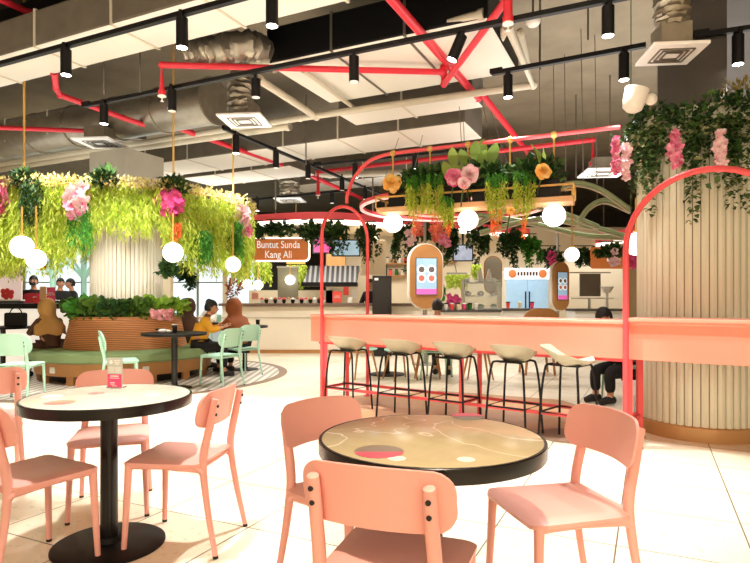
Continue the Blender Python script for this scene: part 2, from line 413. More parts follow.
def flex(name, label, path, r):
    P = spline(path, 14); rs = [r * (1 + .06 * math.sin(i * 2.2) + rr(-.09, .09)) for i in range(len(P))]
    mb = MB().tube(P, rs, 18); mb.v = [tuple(V(v) + rdir() * r * .09) for v in mb.v]; o = mb.build(name, M['silver'], smooth=35); return tag(o, label, 'duct')
t = thing('round_duct', 'fat round silver duct running over the leafy garland ring', 'duct')
MB().tube([AB(-11, 6.9, 4.25), AB(-5.95, 6.9, 4.25)], .34, 28).build('duct_body', M['silver'], t, smooth=40)
for i in range(5): MB().tube([AB(-10 + i * 1.0, 6.9, 4.25), AB(-9.96 + i * 1.0, 6.9, 4.25)], .36, 28).build('seam', M['silver'], t, smooth=40)
flex('flexible_duct', 'crinkled silver flexible duct bulging beside the long white duct', [Zp(188, 52, 4.2), Zp(215, 50, 4.2), Zp(250, 46, 4.25), Zp(272, 60, 4.3)], .17)
q = Zp(245, 121, 3.75)
flex('flexible_duct', 'silver flexible duct dropping into the square vent beside the lighting track', [q + V((-.05, .0, .1)), q + V((-.06, 0, .35)), q + V((0, .1, .75))], .18)
q = Zp(290, 200, 3.75)
flex('flexible_duct', 'distant silver flexible duct above the stall vent', [q + V((0, 0, .08)), q + V((0, 0, .5)), q + V((.2, 0, 1.0))], .24)
q = Zp(672, 55, 3.39)
flex('flexible_duct', 'grey flexible duct coming down to the vent beside the ivy column', [q + V((0, 0.0, .24)), q + V((0, .0, .6)), q + V((.05, .05, 1.7))], .14)
M['ventwhite'] = mat('white_vent', (252, 250, 246), .5, noise=.01)
def vent(label, px, py, z, s=.62):
    p = Zp(px, py, z); t = thing('ceiling_vent', label, 'vent', p, GRID + .35)
    MB().box((0, 0, .02), (s, s, .03)).build('frame', M['ventwhite'], t, bevel=.006)
    g = MB()
    for i, k in enumerate((.62, .46, .3)):
        a = s * k / 2
        for sx, sy, w, h in ((0, -a, 2 * a, .012), (0, a, 2 * a, .012), (-a, 0, .012, 2 * a), (a, 0, .012, 2 * a)):
            g.box((sx, sy, .002 - i * .002), (w, h, .012))
    g.build('slat', M['rod'], t)
    MB().box((0, 0, .14), (s * .55, s * .55, .22)).build('neck', M['silver'], t)
vent('white square ceiling vent in front of the dark concrete column top', 671, 56, 3.39, .46)
vent('white square ceiling vent under the silver flexible duct', 245, 122, 3.75)
vent('white square ceiling vent above the leafy garland ring', 100, 144, 3.75)
vent('small far white ceiling vent over the food stall sign', 290, 201, 3.75, .7)
vent('far white ceiling vent between the green arches and ivy column', 603, 174, 3.4, .7)

# pipes
def pipe(name, label, cat, pts, r, m, n=10, fittings=True):
    t = thing(name, label, cat)
    MB().tube(pts, r, n).build('pipe_run', M[m], t, smooth=50)
    if fittings:
        for p in pts[1:-1]: MB().ball(p, r * 1.18, 12).build('elbow', M[m], t, smooth=180)
        d0 = (V(pts[1]) - V(pts[0])).normalized(); d1 = (V(pts[-1]) - V(pts[-2])).normalized()
        MB().tube([V(pts[-1]) - d1 * .06, V(pts[-1])], r * 1.22, 10).build('coupling', M[m], t, smooth=50); MB().tube([V(pts[0]), V(pts[0]) + d0 * .06], r * 1.22, 10).build('coupling', M[m], t, smooth=50)
    return t
def head(t, p):
    MB().lathe([(.0, -.07), (.02, -.07), (.008, -.05), (.012, -.02), (.05, -.012), (.05, 0)], p, 14).build('sprinkler_head', M['white'], t, smooth=50)
SP = 'red sprinkler pipes'
p0 = Zp(162, 65, 4.0)
t = pipe('sprinkler_pipe', 'red sprinkler pipe running across in front of the wide duct with a dropped end', 'pipe', [p0 - V((0, 0, .36)), p0, Zp(441, 72, 4.0), Zp(445, 66, 4.08)], .036, 'red'); head(t, p0 - V((0, 0, .36)))
pipe('sprinkler_pipe', 'thick red pipe slanting across under the wide flat duct', 'pipe', [Zp(380, -14, 4.1), Zp(478, 98, 4.1), Zp(481, 93, 4.18), Zp(548, 178, 4.18)], .05, 'red')
pipe('sprinkler_pipe', 'red branch pipe crossing the thick slanting red pipe', 'pipe', [Zp(512, -8, 3.98), Zp(444, 84, 3.98), Zp(444, 66, 4.1)], .04, 'red')
p0 = Zp(508, -8, 4.0)
t = pipe('sprinkler_drop', 'short vertical red drop pipe ending in a white sprinkler', 'sprinkler', [V((p0.x, p0.y, 5.3)), W(508, 23, p0.y)], .04, 'red'); head(t, W(508, 23, p0.y))
pipe('sprinkler_pipe', 'red pipe bending down under the long white duct near the corner', 'pipe', [Zp(54, 72, 4.14), Zp(56, 88, 4.05), Zp(60, 95, 4.0), Zp(124, 118, 4.0), Zp(148, 126, 4.0), Zp(148, 121, 4.05)], .04, 'red')
pipe('sprinkler_pipe', 'red pipe passing level over the garland behind a mustard rod', 'pipe', [Zp(-20, 127, 4.0), Zp(88, 131, 4.0)], .036, 'red')
pipe('sprinkler_pipe', 'red pipe running away from the round silver duct towards the stalls', 'pipe', [Zp(165, 123, 4.0), Zp(192, 133, 4.0), Zp(300, 171, 4.0), Zp(361, 198, 4.0)], .045, 'red')
a, b = Zp(318, 172, 4.0), Zp(593, 140, 4.0)
t = pipe('sprinkler_pipe', 'far red pipe passing behind the coral rail with drops at both ends', 'pipe', [a - V((0, 0, .5)), a, b, W(593, 166, b.y)], .042, 'red'); head(t, W(593, 166, b.y)); head(t, a - V((0, 0, .5)))
pipe('sprinkler_pipe', 'dull red pipe high in the corner above the long duct', 'pipe', [Zp(-15, -8, 4.75), Zp(32, 14, 4.75)], .04, 'red')
pipe('conduit', 'long beige conduit crossing the whole ceiling with an elbow near the round lamp', 'pipe', [Zp(-40, 171, 4.0), Zp(300, 118, 4.0), Zp(533, 85, 4.0), Zp(508, 25, 4.0)], .05, 'conduit')
pipe('conduit', 'wide beige cable conduit beside the long one above the garland', 'pipe', [Zp(-40, 176, 3.95), Zp(110, 152, 3.95), Zp(290, 126, 3.95)], .06, 'conduit')
pipe('conduit', 'beige conduit stub slanting between two spotlights', 'pipe', [Zp(258, 79, 4.0), Zp(317, 117, 4.0)], .05, 'conduit')
pipe('conduit', 'thin beige conduit strapped across the wide flat duct', 'pipe', [Zp(303, 70, 4.06), Zp(357, 110, 4.06)], .03, 'conduit')
pipe('conduit', 'beige pipe looping beside the white dome lamp', 'pipe', [Zp(497, 46, 4.2), Zp(505, 30, 4.2), Zp(520, 34, 4.2), Zp(527, 66, 4.1)], .05, 'conduit')
pipe('conduit', 'grey lagged pipe under the shaded gap behind the lighting track', 'pipe', [Zp(286, 64, 4.18), Zp(484, 14, 4.18)], .05, 'conduit')
pipe('conduit', 'far beige beam pipe over the stalls below the ducts', 'pipe', [Zp(230, 165, 4.1), Zp(330, 175, 4.1), Zp(420, 172, 4.1)], .07, 'conduit')
# hanger rods
for (x, y0, y1, Y, lab) in ((104, 50, 95, 7.2, 'hanger rod beside the first corner spotlight'), (140, 40, 92, 7, 'hanger rod behind the corner spotlight track'), (404, -5, 34, 6.2, 'hanger rod holding the track by the slanting red pipe'), (576, 50, 178, 11.5, 'long hanger rod in front of the bare slab'),
        (610, 40, 150, 10.5, 'hanger rod by the horn loudspeaker'), (588, 0, 40, 7.5, 'short hanger rod over the second lighting track'), (306, 120, 165, 10, 'hanger rod among the distant track lights'), (540, 10, 70, 7, 'hanger rod next to the white dome lamp'), (346, 145, 172, 12, 'hanger rod in front of the far track')):
    tag(MB().tube([W(x, y1, Y), W(x, y0 - 25, Y)], .012, 8).build('hanger_rod', M['rod']), 'thin grey ' + lab, 'rod')

# ------------------------------------------------------------------ lighting tracks and spots
def track(label, a, b, z=3.8):
    a, b = Zp(*a, z), Zp(*b, z); d = (b - a).normalized()
    t = thing('lighting_track', label, 'track')
    MB().bar(a, b, .052, .045).build('track_rail', M['black'], t)
    MB().bar(a + V((0, 0, .02)) - d * .02, a + V((0, 0, .02)) + d * .12, .06, .05).build('end_feed', M['black'], t)
track('black lighting track along the long white duct', (-25, 71), (262, -8))
track('black lighting track across the middle with five spotlights', (84, 106), (640, -6))
track('black lighting track beneath the white dome lamp', (492, 73.5), (646, 45))
track('black lighting track passing in front of the concrete column top', (695, 36), (770, 25))
track('black lighting track receding toward the food stalls', (224, 128.5), (385, 196))
track('black lighting track behind the coral overhead rail', (315, 165), (500, 146))
track('small distant black lighting track over the lit stall canopy', (238, 201), (352, 190), 3.8)
def spot(label, px, y0, y1, on=True, tilt=(0, 0), first=[None]):
    p = Zp(px, y0 - 5, 3.8)
    t = thing('track_spotlight', label, 'spotlight', p)
    t.rotation_euler = (tilt[0], tilt[1], 0)
    h = (y1 - y0) * p.y / F_PX; h = min(max(h, .2), .3)
    MB().lathe([(.052, -.05 - h), (.052, -.05), (.045, -.045), (0, -.045)], n=20).build('lamp_body', M['black'], t, smooth=40)
    MB().box((0, 0, -.02), (.03, .1, .06)).build('track_adapter', M['black'], t)
    MB().lathe([(0, -.052 - h), (.046, -.052 - h), (.046, -.04 - h)], n=20).build('lens', M['lampface'] if on else M['white'], t, smooth=40)
    return p
spots = [spot(*a) for a in (
    ('black cylinder spotlight on the long duct track, the one nearer the garland side corner', 66, 50, 75),
    ('black cylinder spotlight on the long duct track above the crinkled silver duct', 182, 18, 47),
    ('black cylinder spotlight at the top edge by the shaded gap', 272, -2, 25),
    ('black cylinder spotlight at the very start of the middle track', 104, 106, 125),
    ('black cylinder spotlight hanging in front of the fat round silver duct', 172, 91, 112, False),
    ('black cylinder spotlight just above the square vent on the middle track', 256, 80, 98, False),
    ('black cylinder spotlight below the wide duct on the middle track', 354, 57, 82, False),
    ('tilted black spotlight between the two crossing red pipes', 464, 36, 62, True, (0, .4)),
    ('black cylinder spotlight hanging at the start of the dome lamp track', 508, 76, 98),
    ('big black spotlight high beside the dome lamp', 608, 6, 35),
    ('black cylinder spotlight near the horn loudspeaker', 624, 54, 80),
    ('black cylinder spotlight over the ivy column', 738, 35, 64),
    ('small black spotlight first on the receding track', 236, 137, 155),
    ('small black spotlight second on the receding track', 276, 153, 170, False),
    ('small black spotlight third on the receding track', 308, 167, 181, False),
    ('small black spotlight fourth on the receding track', 342, 180, 193, False),
    ('small black spotlight last on the receding track', 365, 191, 202, False),
    ('bright lit spotlight just beside the bend of the coral rail', 355, 166, 180),
    ('far black spotlight behind the coral rail and planter', 415, 158, 171),
    ('far black spotlight above the two-post coral arch', 332, 196, 206, False),
    ('far glowing white spotlight over the food stall sign', 257, 202, 214))]
p = W(533, 20, 6.3)
t = thing('dome_lamp', 'white round dome lamp hanging under the middle track', 'lamp', p)
MB().lathe([(0, -.07), (.05, -.065), (.078, -.035), (.082, 0), (.07, .03), (0, .035)], n=24).build('diffuser', M['white'], t, smooth=60)
MB().tube([(0, 0, .03), (0, 0, .25)], .012, 8).build('stem', M['rod'], t)
p = W(637, 90, 4.95)
t = thing('horn_loudspeaker', 'white horn loudspeaker fixed beside the top of the ivy column', 'loudspeaker', p)
MB().lathe([(.10, .0), (.098, .012), (.092, -.09), (.08, -.16), (.04, -.19), (0, -.192)], n=28).build('horn', M['white'], t, smooth=60).rotation_euler = (.1, .22, 0)
MB().ball((.12, 0, -.08), .05, 16).build('driver', M['white'], t, smooth=180)
MB().tube([(.15, 0, -.08), (.3, .4, -.05), (.42, .75, -.05)], .015, 8).build('bracket', M['rod'], t, smooth=40)

# ------------------------------------------------------------------ coral counter
TE = kt(627); TR = kt(800)
LC = TR
t = thing('bar_counter', 'long coral pink bar counter on thin coral legs with white stools in front', 'counter')
MB().box(KP(LC / 2, .02, .89), (LC, .03, .30), KA).build('fascia', M['coral'], t, bevel=.004)
MB().box(KP(LC / 2, .24, 1.05), (LC, .50, .03), KA).build('counter_top', M['coraltop'], t, bevel=.006)
MB().box(KP(LC / 2, .45, .9), (LC, .03, .27), KA).build('back_panel', M['coral'], t)
MB().box(KP(.012, .24, .89), (.024, .44, .30), KA).build('end_panel', M['coral'], t)
for px in (324, 460, 628):
    for off in (.03, .44):
        tt = kt(px)
        MB().bar(KP(tt, off, 0), KP(tt, off, .76), .045).build('leg', M['rail'], t)
for off in (.03, .44):
    MB().bar(KP(.15, off, .2), KP(TE + .01, off, .2), .03).build('foot_rail', M['rail'], t)
for px in (324, 460, 628):
    MB().bar(KP(kt(px), .03, .2), KP(kt(px), .44, .2), .03).build('cross_rail', M['rail'], t)
for off in (.03, .44):
    MB().bar(KP(.12, off, .73), KP(TE + .01, off, .73), .03).build('top_rail', M['rail'], t)
# raised top lip along the pillar stretch
MB().box(KP((TE + LC) / 2, .2, 1.075), (LC - TE, .5, .03), KA).build('raised_top', M['coraltop'], t, bevel=.006)
# arches
def arch(label, base, d, w, h, r=.022, splice=0):
    t = thing('arch_frame', label, 'arch'); A = V(base); B = A + d * w; hr = w / 2
    P = [A, A + V((0, 0, h - hr - .25))] + arc((A + B) / 2 + V((0, 0, h - hr)), hr, PI, 0, 20, d) + [B]
    P = [A] + [A + V((0, 0, z)) for z in (.6, 1.2, h - hr - .05)] + arc((A + B) / 2 + V((0, 0, h - hr)), hr, PI, 0, 20, d) + [B + V((0, 0, z)) for z in (1.2, .6, 0)]
    MB().tube(P, r, 12).build('bent_tube', M['rail'], t, smooth=50)
    for q in (A, B): MB().lathe([(.05, 0), (.05, .012), (.025, .02)], q, 16).build('foot_plate', M['rail'], t, smooth=40)
    return t
arch('narrow coral arch straddling the open end of the bar counter', KP(kt(323.5), -.03), (KN + KD * .1).normalized(), .8, 2.39, .021)
a0 = KP(TE, -.04)
arch('wide coral arch rising in front of the ivy column', a0, KD, 1.2, 2.26, .025)
# overhead rail
R0, R1 = W(347, 203, 7.5), W(617, 127.5, 6.15)
rz_ = 3.06
ra = W(392, 153, 7.1); rb = R1
P = spline([R0 + V((0, 0, 0)), W(347.5, 195, 7.45), W(354, 178, 7.4), W(368, 162, 7.25), W(385, 155, 7.15), W(400, 152.5, 7.05)], 6) + [W(620, 127, 6.12)]
rail = thing('overhead_rail', 'coral overhead rail curving up from the narrow arch to the ivy column', 'rail')
MB().tube(P, .023, 12).build('rail_tube', M['rail'], rail, smooth=50)
def on_rail(px):
    f = (px - 400) / 220.0; a, b = W(400, 152.5, 7.05), W(620, 127, 6.12)
    k = (px - 375) / F_PX; s = (a.y * k - a.x) / ((b.x - a.x) - (b.y - a.y) * k); return a + (b - a) * s
for px in (393, 430, 468, 510, 554):
    MB().ball(on_rail(px), .04, 12).build('rail_clamp', M['yellow'], rail, smooth=180)
# pendant globes on rods
def globe(label, px, py, Y, top, r=.118, cat='pendant lamp'):
    c = W(px, py, Y); t = thing('pendant_globe', label, cat, c)
    MB().ball((0, 0, 0), r, 24).build('globe', M['globe'], t, smooth=180)
    MB().tube([(0, 0, r - .01), (0, 0, top - c.z)], .011, 8).build('rod', M['yellow'], t)
    MB().lathe([(.03, r - .01), (.035, r + .02), (.0, r + .03)], n=14).build('cap', M['yellow'], t, smooth=40)
    return t
for px, py, lab in ((393, 223, 'first glowing globe lamp under the planter, beside the narrow arch end'), (468, 220, 'middle glowing globe lamp under the hanging planter, between the fern bunches'), (554, 215.5, 'last glowing globe lamp under the hanging planter, toward the column')):
    q = on_rail(px); globe(lab, px, py, q.y, q.z, .118 if px < 550 else .125)
# hanging planter
pl = thing('hanging_planter', 'long mustard-framed planter hanging from the coral rail over the counter', 'planter')
pa, pb = on_rail(381), on_rail(574); d = (pb - pa); d.z = 0; dn = d.normalized(); nn = V((-dn.y, dn.x, 0)); L = d.length
pang = math.atan2(dn.y, dn.x); zc = 2.34
mid = (pa + pb) / 2; mid.z = 0
MB().box(mid + V((0, 0, zc - .02)), (L, .34, .06), pang).build('plank', M['peach'], pl, bevel=.01)
fr = MB()
for s in (-1, 1):
    fr.bar(mid + nn * s * .17 - dn * L / 2 + V((0, 0, zc + .13)), mid + nn * s * .17 + dn * L / 2 + V((0, 0, zc + .13)), .02)
    for e in (-1, -.33, .33, 1): fr.bar(mid + nn * s * .17 + dn * e * L / 2 + V((0, 0, zc)), mid + nn * s * .17 + dn * e * L / 2 + V((0, 0, zc + .13)), .018)
for e in (-1, 1): fr.bar(mid - nn * .17 + dn * e * L / 2 + V((0, 0, zc + .13)), mid + nn * .17 + dn * e * L / 2 + V((0, 0, zc + .13)), .02)
fr.build('guard_rail', M['yellow'], pl)
for e in (-.24, .24): MB().box(mid + dn * e * L * .94 + V((0, 0, zc + .11)), (L * .42, .26, .2), pang).build('trough', M['black'], pl, bevel=.008)
for px in (430, 510):
    q = on_rail(px); MB().tube([q, V((q.x, q.y, zc))], .01, 8).build('hanger', M['yellow'], pl)

# ------------------------------------------------------------------ foliage helpers
def clump(mb, c, rad, n, L, w, zs=.7, up=.3, mi=0):
    for _ in range(n):
        d = rdir(); p = V(c) + V((d.x * rad[0], d.y * rad[1], d.z * rad[2])) * rr(.3, 1)
        q = V((d.x, d.y, d.z * zs + up)).normalized(); mb.leaf(p, (q + rdir() * .5), rdir(), L * rr(.7, 1.3), w * rr(.7, 1.3), mi)
def vine(mb, p, L, n=None, leaf=.07, sway=.05, mi=0, out=V((0, 0, 0))):
    n = n or int(L / .022); ph = rr(0, 6); s1, s2 = rr(-sway, sway), rr(-sway, sway)
    pts = []
    for i in range(n):
        t = i / n; q = V(p) + V((s1 * t + .02 * math.sin(ph + t * 9), s2 * t + .02 * math.cos(ph + t * 7), -L * t)) + out * math.sin(min(t * 3, 1.57))
        pts.append(q)
        for _ in range(2):
            a = rr(0, 2 * PI); d = V((math.cos(a), math.sin(a), rr(-.9, .1)))
            mb.leaf(q + d * .015, d, V((0, 0, 1)) + rdir() * .4, leaf * rr(.6, 1.25) * (1 - .35 * t), leaf * .95 * rr(.6, 1.2) * (1 - .35 * t), mi)
    return pts
def fern(mb, p, L, n=16, ll=.06, wd=.012, sway=.04, mi=0, split=None, root=0):      # hanging strand of fine leaflets; below `split` the second material
    s1, s2 = rr(-sway, sway), rr(-sway, sway)
    for i in range(n):
        t = (i + .5) / n; q = V(p) + V((s1 * t, s2 * t, -L * t))
        for _ in range(2):
            a = rr(0, 2 * PI); d = V((math.cos(a) * .6, math.sin(a) * .6, rr(-1.9, -.4)))
            mb.leaf(q, d, rdir(), ll * rr(.7, 1.3), wd * rr(.8, 1.3), 1 if (split is not None and t > split + rr(-.1, .1)) else 2 if t < root + rr(-.05, .05) else mi, .1)
def petal(mb, p, d, up, L, w, mi=0):
    p = V(p); d = V(d).normalized(); sd = d.cross(V(up)); sd = sd.normalized() if sd.length > 1e-3 else V((1, 0, 0)); n = sd.cross(d)
    q = [p, p + d * L * .4 + sd * w * .5 + n * L * .06, p + d * L * .85 + sd * w * .42, p + d * L - n * L * .04, p + d * L * .85 - sd * w * .42, p + d * L * .4 - sd * w * .5 + n * L * .06, p + d * L * .5 - n * L * .08]
    mb.add(q, [(0, 6, 1), (1, 6, 2), (2, 6, 3), (3, 6, 4), (4, 6, 5), (5, 6, 0)], mi)
def blossom(mb, c, r, petals=6, layers=2, mi=0, face=V((0, -1, 0))):
    f = face.normalized(); x = f.cross(V((0, 0, 1)));  x = x.normalized() if x.length > .01 else V((1, 0, 0)); y = f.cross(x)
    for l in range(layers):
        for i in range(petals):
            a = 2 * PI * (i + .5 * l) / petals + rr(-.25, .25); k = .2 + .6 * l + rr(-.12, .12)
            d = (x * math.cos(a) + y * math.sin(a)) + f * k
            petal(mb, V(c) + f * .01 * l, d, f, r * (1 - .2 * l) * rr(.9, 1.1), r * .8 * (1 - .17 * l), mi)
def orchid_spray(mb, p, L, wd, n, r=.05, face=V((0, -1, 0)), mi=0):
    for i in range(n):
        t = i / n; k = math.sin(PI * (.15 + .75 * t)) 
        blossom(mb, V(p) + V((rr(-wd, wd) * k, rr(-wd, wd) * k * .6, -L * t)) + face * .02, r * rr(.8, 1.2), 5, 1, mi, (face + rdir() * .6))

# planter greenery
def planted(name, label, cat): return thing(name, label, cat)
for i, (px, lab) in enumerate(((425, 'dense dark green plant filling the planter near its narrow arch end'), (485, 'dark green plant in the middle of the hanging planter'), (535, 'dark green plant at the column end of the hanging planter'))):
    q = on_rail(px); t = thing('planter_bush', lab, 'plant', (q.x, q.y, zc + .15))
    mb = MB(); clump(mb, (0, 0, .14), (.3, .18, .18), 420, .1, .075); mb.build('foliage', M['ivy'], t)
q = on_rail(470); t = thing('rubber_plant', 'broad-leaved light green plant standing up from the hanging planter', 'plant', (q.x, q.y, zc + .15)); mb = MB()
for (dx, h, an) in ((-.36, .36, -.5), (-.3, .5, -.2), (-.2, .34, .3), (-.05, .5, -.5), (.03, .55, .1), (.12, .46, .4), (.18, .6, .15), (.25, .42, .6), (.32, .52, .3), (-.12, .36, -.9), (.08, .36, .9)):
    P0 = V((dx * .62, rr(-.2, -.02), h - .21)); dd = V((math.sin(an), rr(-.2, .0), math.cos(an)))
    W_, Ln = .13, .21; sd = V((math.cos(an), rr(-.3, .3), -math.sin(an))); vs = []
    for k in range(7):
        s = k / 6; ww = W_ * math.sin(PI * min(1, .08 + s * .92)) ** .6 * (1 - .1 * s) / 2
        c = P0 + dd * Ln * s + V((0, -.03 * s * s, 0)); vs += [c - sd * ww + V((0, -.012, 0)), c, c + sd * ww + V((0, -.012, 0))]
    mb.add(vs, [f for k in range(6) for f in ((k * 3, k * 3 + 1, k * 3 + 4, k * 3 + 3), (k * 3 + 1, k * 3 + 2, k * 3 + 5, k * 3 + 4))])
mb.build('leaves', M['rubber'], t, smooth=180)
st = MB()
for dx in (-.25, 0, .18): st.tube([(dx * .6, 0, 0), (dx * .8, 0, .35)], .012, 6)
st.build('stem', M['ivy'], t)
q = on_rail(537); t = thing('rubber_plant', 'single broad light green leaf standing by the orange peony', 'plant', (q.x, q.y - .1, zc + .15)); mb = MB()
mb.leaf((0, 0, .2), (-.25, -.1, 1), (1, 0, 0), .28, .14); mb.leaf((0, 0, .2), (.3, -.1, 1), (1, 0, 0), .22, .12); mb.tube([(0, 0, 0), (0, 0, .22)], .008, 6)
mb.build('leaves', M['rubber'], t, smooth=180)
FR = (-nn).normalized()
def flower(name, label, px, py, Y, r, m, petals=8, layers=4):
    c = W(px, py, Y); t = thing(name, label, 'flower', c); mb = MB(); blossom(mb, (0, 0, 0), r, petals, layers, 0, V((0, -1, .15))); blossom(mb, (0, .02, 0), r * 1.1, petals, 1, 0, V((0, -1, .1)))
    mb.build('petals', M[m], t); MB().tube([(0, .03, 0), (0, .12, -.1), (0, .22, -.22)], .008, 6).build('stem', M['ivy'], t)
flower('peony', 'yellow peony at the narrow end of the hanging planter', 392, 183, 6.85, .11, 'peony')
flower('peony', 'orange-yellow peony at the column end of the hanging planter', 543, 171, 6.1, .085, 'peony')
flower('peony', 'small orange peony dangling under the planter beside the last globe', 511, 211, 6.2, .045, 'peony')
flower('orchid', 'pink orchid bloom in front of the broad-leaved planter plant', 454, 177, 6.4, .1, 'orchid')
flower('orchid', 'white and pink orchid bloom next to the pink one in the planter', 470, 174, 6.35, .1, 'orchidwhite')
flower('orchid', 'second white orchid bloom lower beside the planter guard rail', 464, 183, 6.3, .07, 'orchidwhite')
# hanging fern bunches with orange tips
for (px, hw, y0, y1, lab) in ((416, 9, 178, 238, 'lime hanging fern with orange tips beside the first globe'), (435, 9, 176, 239, 'second lime hanging fern, with orange tips above the pill-shaped menu'), (448, 6, 200, 236, 'thin lime hanging fern just before the middle globe'), (496, 10, 176, 239, 'lime and orange hanging fern between the middle and last globes'), (524, 10, 174, 240, 'longest lime hanging fern with a vivid orange tip beside the last globe')):
    q = on_rail(px); Y = q.y - .22; t = thing('hanging_fern', lab, 'plant', W(px, y0, Y)); mb = MB(); L = (y1 - y0) * Y / F_PX; hwm = hw * Y / F_PX
    for k in range(34):
        x = rr(-hwm, hwm); fern(mb, (x, rr(-.05, .05), rr(-.02, .06)), L * (rr(.85, 1.0) if abs(x) < hwm * .35 else rr(.55, .82) * (1.1 - .35 * abs(x) / hwm)), 20, .045, .010, .02, 0, .7 if abs(x) < hwm * .35 else 2, .22)
    mb.build('fronds', [M['lime'], M['orange'], M['green']], t)
    st = MB(); st.tube([(0, .1, .06), (0, 0, .03), (0, 0, -L * .6)], .006, 6); st.build('stem', M['green'], t)

# ivy over the slatted column
iv = thing('ivy_garland', 'thick ivy garland wrapped around the top of the slatted column and hanging down', 'ivy')
def col_pt(a, r, z): return V((CR.x + r * math.cos(a), CR.y + r * math.sin(a), z))
mb = MB()
for i in range(70):
    a = 2 * PI * i / 70 + rr(-.05, .05); clump(mb, col_pt(a, .57, 2.9 + rr(-.05, .1)), (.08, .08, .06), 13, .07, .06)
mb.build('ivy_crown', M['ivy'], iv)
a_cam = math.atan2(-CR.y, -CR.x)
for i in range(24):
    a = a_cam + (i - 12) / 12 * 1.75 + rr(-.04, .04); px = 375 + F_PX * col_pt(a, .6, 0).x / col_pt(a, .6, 0).y
    L = rr(.08, .25) if i % 3 else rr(.25, .6)
    mb = MB(); vine(mb, col_pt(a, .6, 2.84), L, None, .065, .04); mb.build('vine', M['ivy'] if i % 2 else M['ivylight'], iv)
for px, yb in ((647, 215), (660, 165), (692, 225), (689, 200), (724, 190), (730, 210), (638, 190), (655, 195), (742, 215), (712, 170)):
    a = min((a_cam + k * .02 - 1.8 for k in range(180)), key=lambda a: abs(375 + F_PX * col_pt(a, .62, 0).x / col_pt(a, .62, 0).y - px))
    q = col_pt(a, .62, 2.8); zb = EYE - (yb - HOR) * q.y / F_PX
    mb = MB(); vine(mb, q, q.z - zb, None, .08, .05); vine(mb, q + V((.03, -.01, .03)), (q.z - zb) * .7, None, .08, .06); mb.build('vine', M['ivylight'], iv)
for px, y0, y1, m, lab in ((674, 133, 168, 'orchid', 'vivid pink orchid spray hanging on the slatted column'), (718, 133, 172, 'orchidwhite', 'white orchid spray hanging over the top of the wide coral arch'), (625, 146, 180, 'orchidwhite', 'blush white orchid spray at the outer edge of the column ivy'), (615, 140, 172, 'orchid', 'thin pink orchid spray hanging outermost beside the column')):
    Y = 4.86 if px > 650 else 5.1
    t = thing('orchid_spray', lab, 'flower', W(px, y0, Y)); mb = MB(); L = (y1 - y0) * Y / F_PX
    orchid_spray(mb, (0, 0, 0), L, .045 if px > 650 else .03 if px != 615 else .015, 34, .038); mb.build('petals', M[m], t)
    MB().tube([(0, .1, .08), (0, .02, .03), (0, .01, -L * .9)], .006, 6).build('stem', M['ivy'], t)
t = thing('silk_plant', 'pale dried leafy sprig on top of the column ivy', 'plant', W(742, 92, 5.2)); mb = MB(); clump(mb, (0, 0, 0), (.18, .15, .1), 140, .07, .03); mb.build('foliage', ramp_mat('dry_leaf', [(150, 140, 90), (180, 170, 120), (110, 104, 66)]), t)
MB().tube([(0, 0, -.15), (0, 0, .02)], .008, 6).build('stem', M['ivy'], t)

# ------------------------------------------------------------------ garland ring round the planter column
g = thing('garland_ring', 'big hanging ring of lime green foliage and orchids around the slatted column', 'garland', (C1.x, C1.y, 0))
RG = 1.92
def gp(a, r, z): return V((r * math.cos(a), r * math.sin(a), z))
def ga(px):     # angle on near half seen at pixel column
    return min((-PI + k * .01 for k in range(1, 314)), key=lambda a: abs(375 + F_PX * (C1.x + RG * math.cos(a)) / (C1.y + RG * math.sin(a)) - px))
hoop = MB()
for z in (2.42, 2.78): hoop.tube([gp(2 * PI * i / 60, RG, z) for i in range(60)], .018, 8, closed=True)
hoop.build('hoop', M['yellow'], g, smooth=60)
mb = MB(); top = MB(); NG = 2500
for i in range(NG):
    a = 2 * PI * i / NG; px = 375 + F_PX * (C1.x + RG * math.cos(a)) / (C1.y + RG * math.sin(a))
    near = math.sin(a) < .15
    if not near and i % 3: continue
    d = abs(px - 128) / 118
    L = .48 + .50 * min(1, max(0, (d - .26) / .25)) + rr(-.2, .14)
    if not near: L = rr(.5, .85)
    fern(mb, gp(a, RG + rr(-.13, .13), 2.76 + rr(-.12, .08)), L, 15, .095, .017, .06)
mb.build('hanging_fern', M['lime'], g, kind='stuff')
for i in range(5200):
    a = 2 * PI * R(); q = gp(a, RG + rr(-.2, .17), 2.72 + rr(0, .15)); top.leaf(q, V((rr(-.9, .9), rr(-.9, .9), 1)), rdir(), rr(.04, .075), .03)
top.build('cream_blossom', M['limeedge'], g, kind='stuff')
for px, kind in ((28, 0), (103, 1), (172, 2)):
    a = ga(px); mb = MB(); clump(mb, gp(a, RG + .02, 2.84), (.15, .14, .09), 160, .11, .06); mb.build('leaf_tuft', M['ivy'], g)
mb = MB()
for k, (dx, dz) in enumerate(((-.12, .3), (0, .34), (.1, .26), (-.2, .2), (.2, .22), (.05, .2))):
    a = ga(106); q = gp(a, RG + .03, 2.84); mb.leaf(q, V((dx, -.05, dz)), (0, -1, 0), .24, .1)
mb.build('broad_leaf', M['ivy'], g, smooth=180)
for px, y0, m, n, nm in ((8, 185, 'orchid', 46, 0), (83, 186, 'orchidwhite', 46, 0), (80, 192, 'orchid', 26, 0), (166, 194, 'orchidmag', 60, 0), (233, 206, 'orchidwhite', 40, 0), (238, 214, 'orchid', 24, 0)):
    a = ga(px); q = gp(a, RG + .1, 0); Y = C1.y + q.y; q.z = EYE - (y0 - HOR) * Y / F_PX
    mb = MB(); orchid_spray(mb, q, .36 if px != 166 else .28, .13 if px != 166 else .15, n, .07, V((math.cos(a), math.sin(a), 0))); mb.build('orchid_cluster', M[m], g, smooth=180)
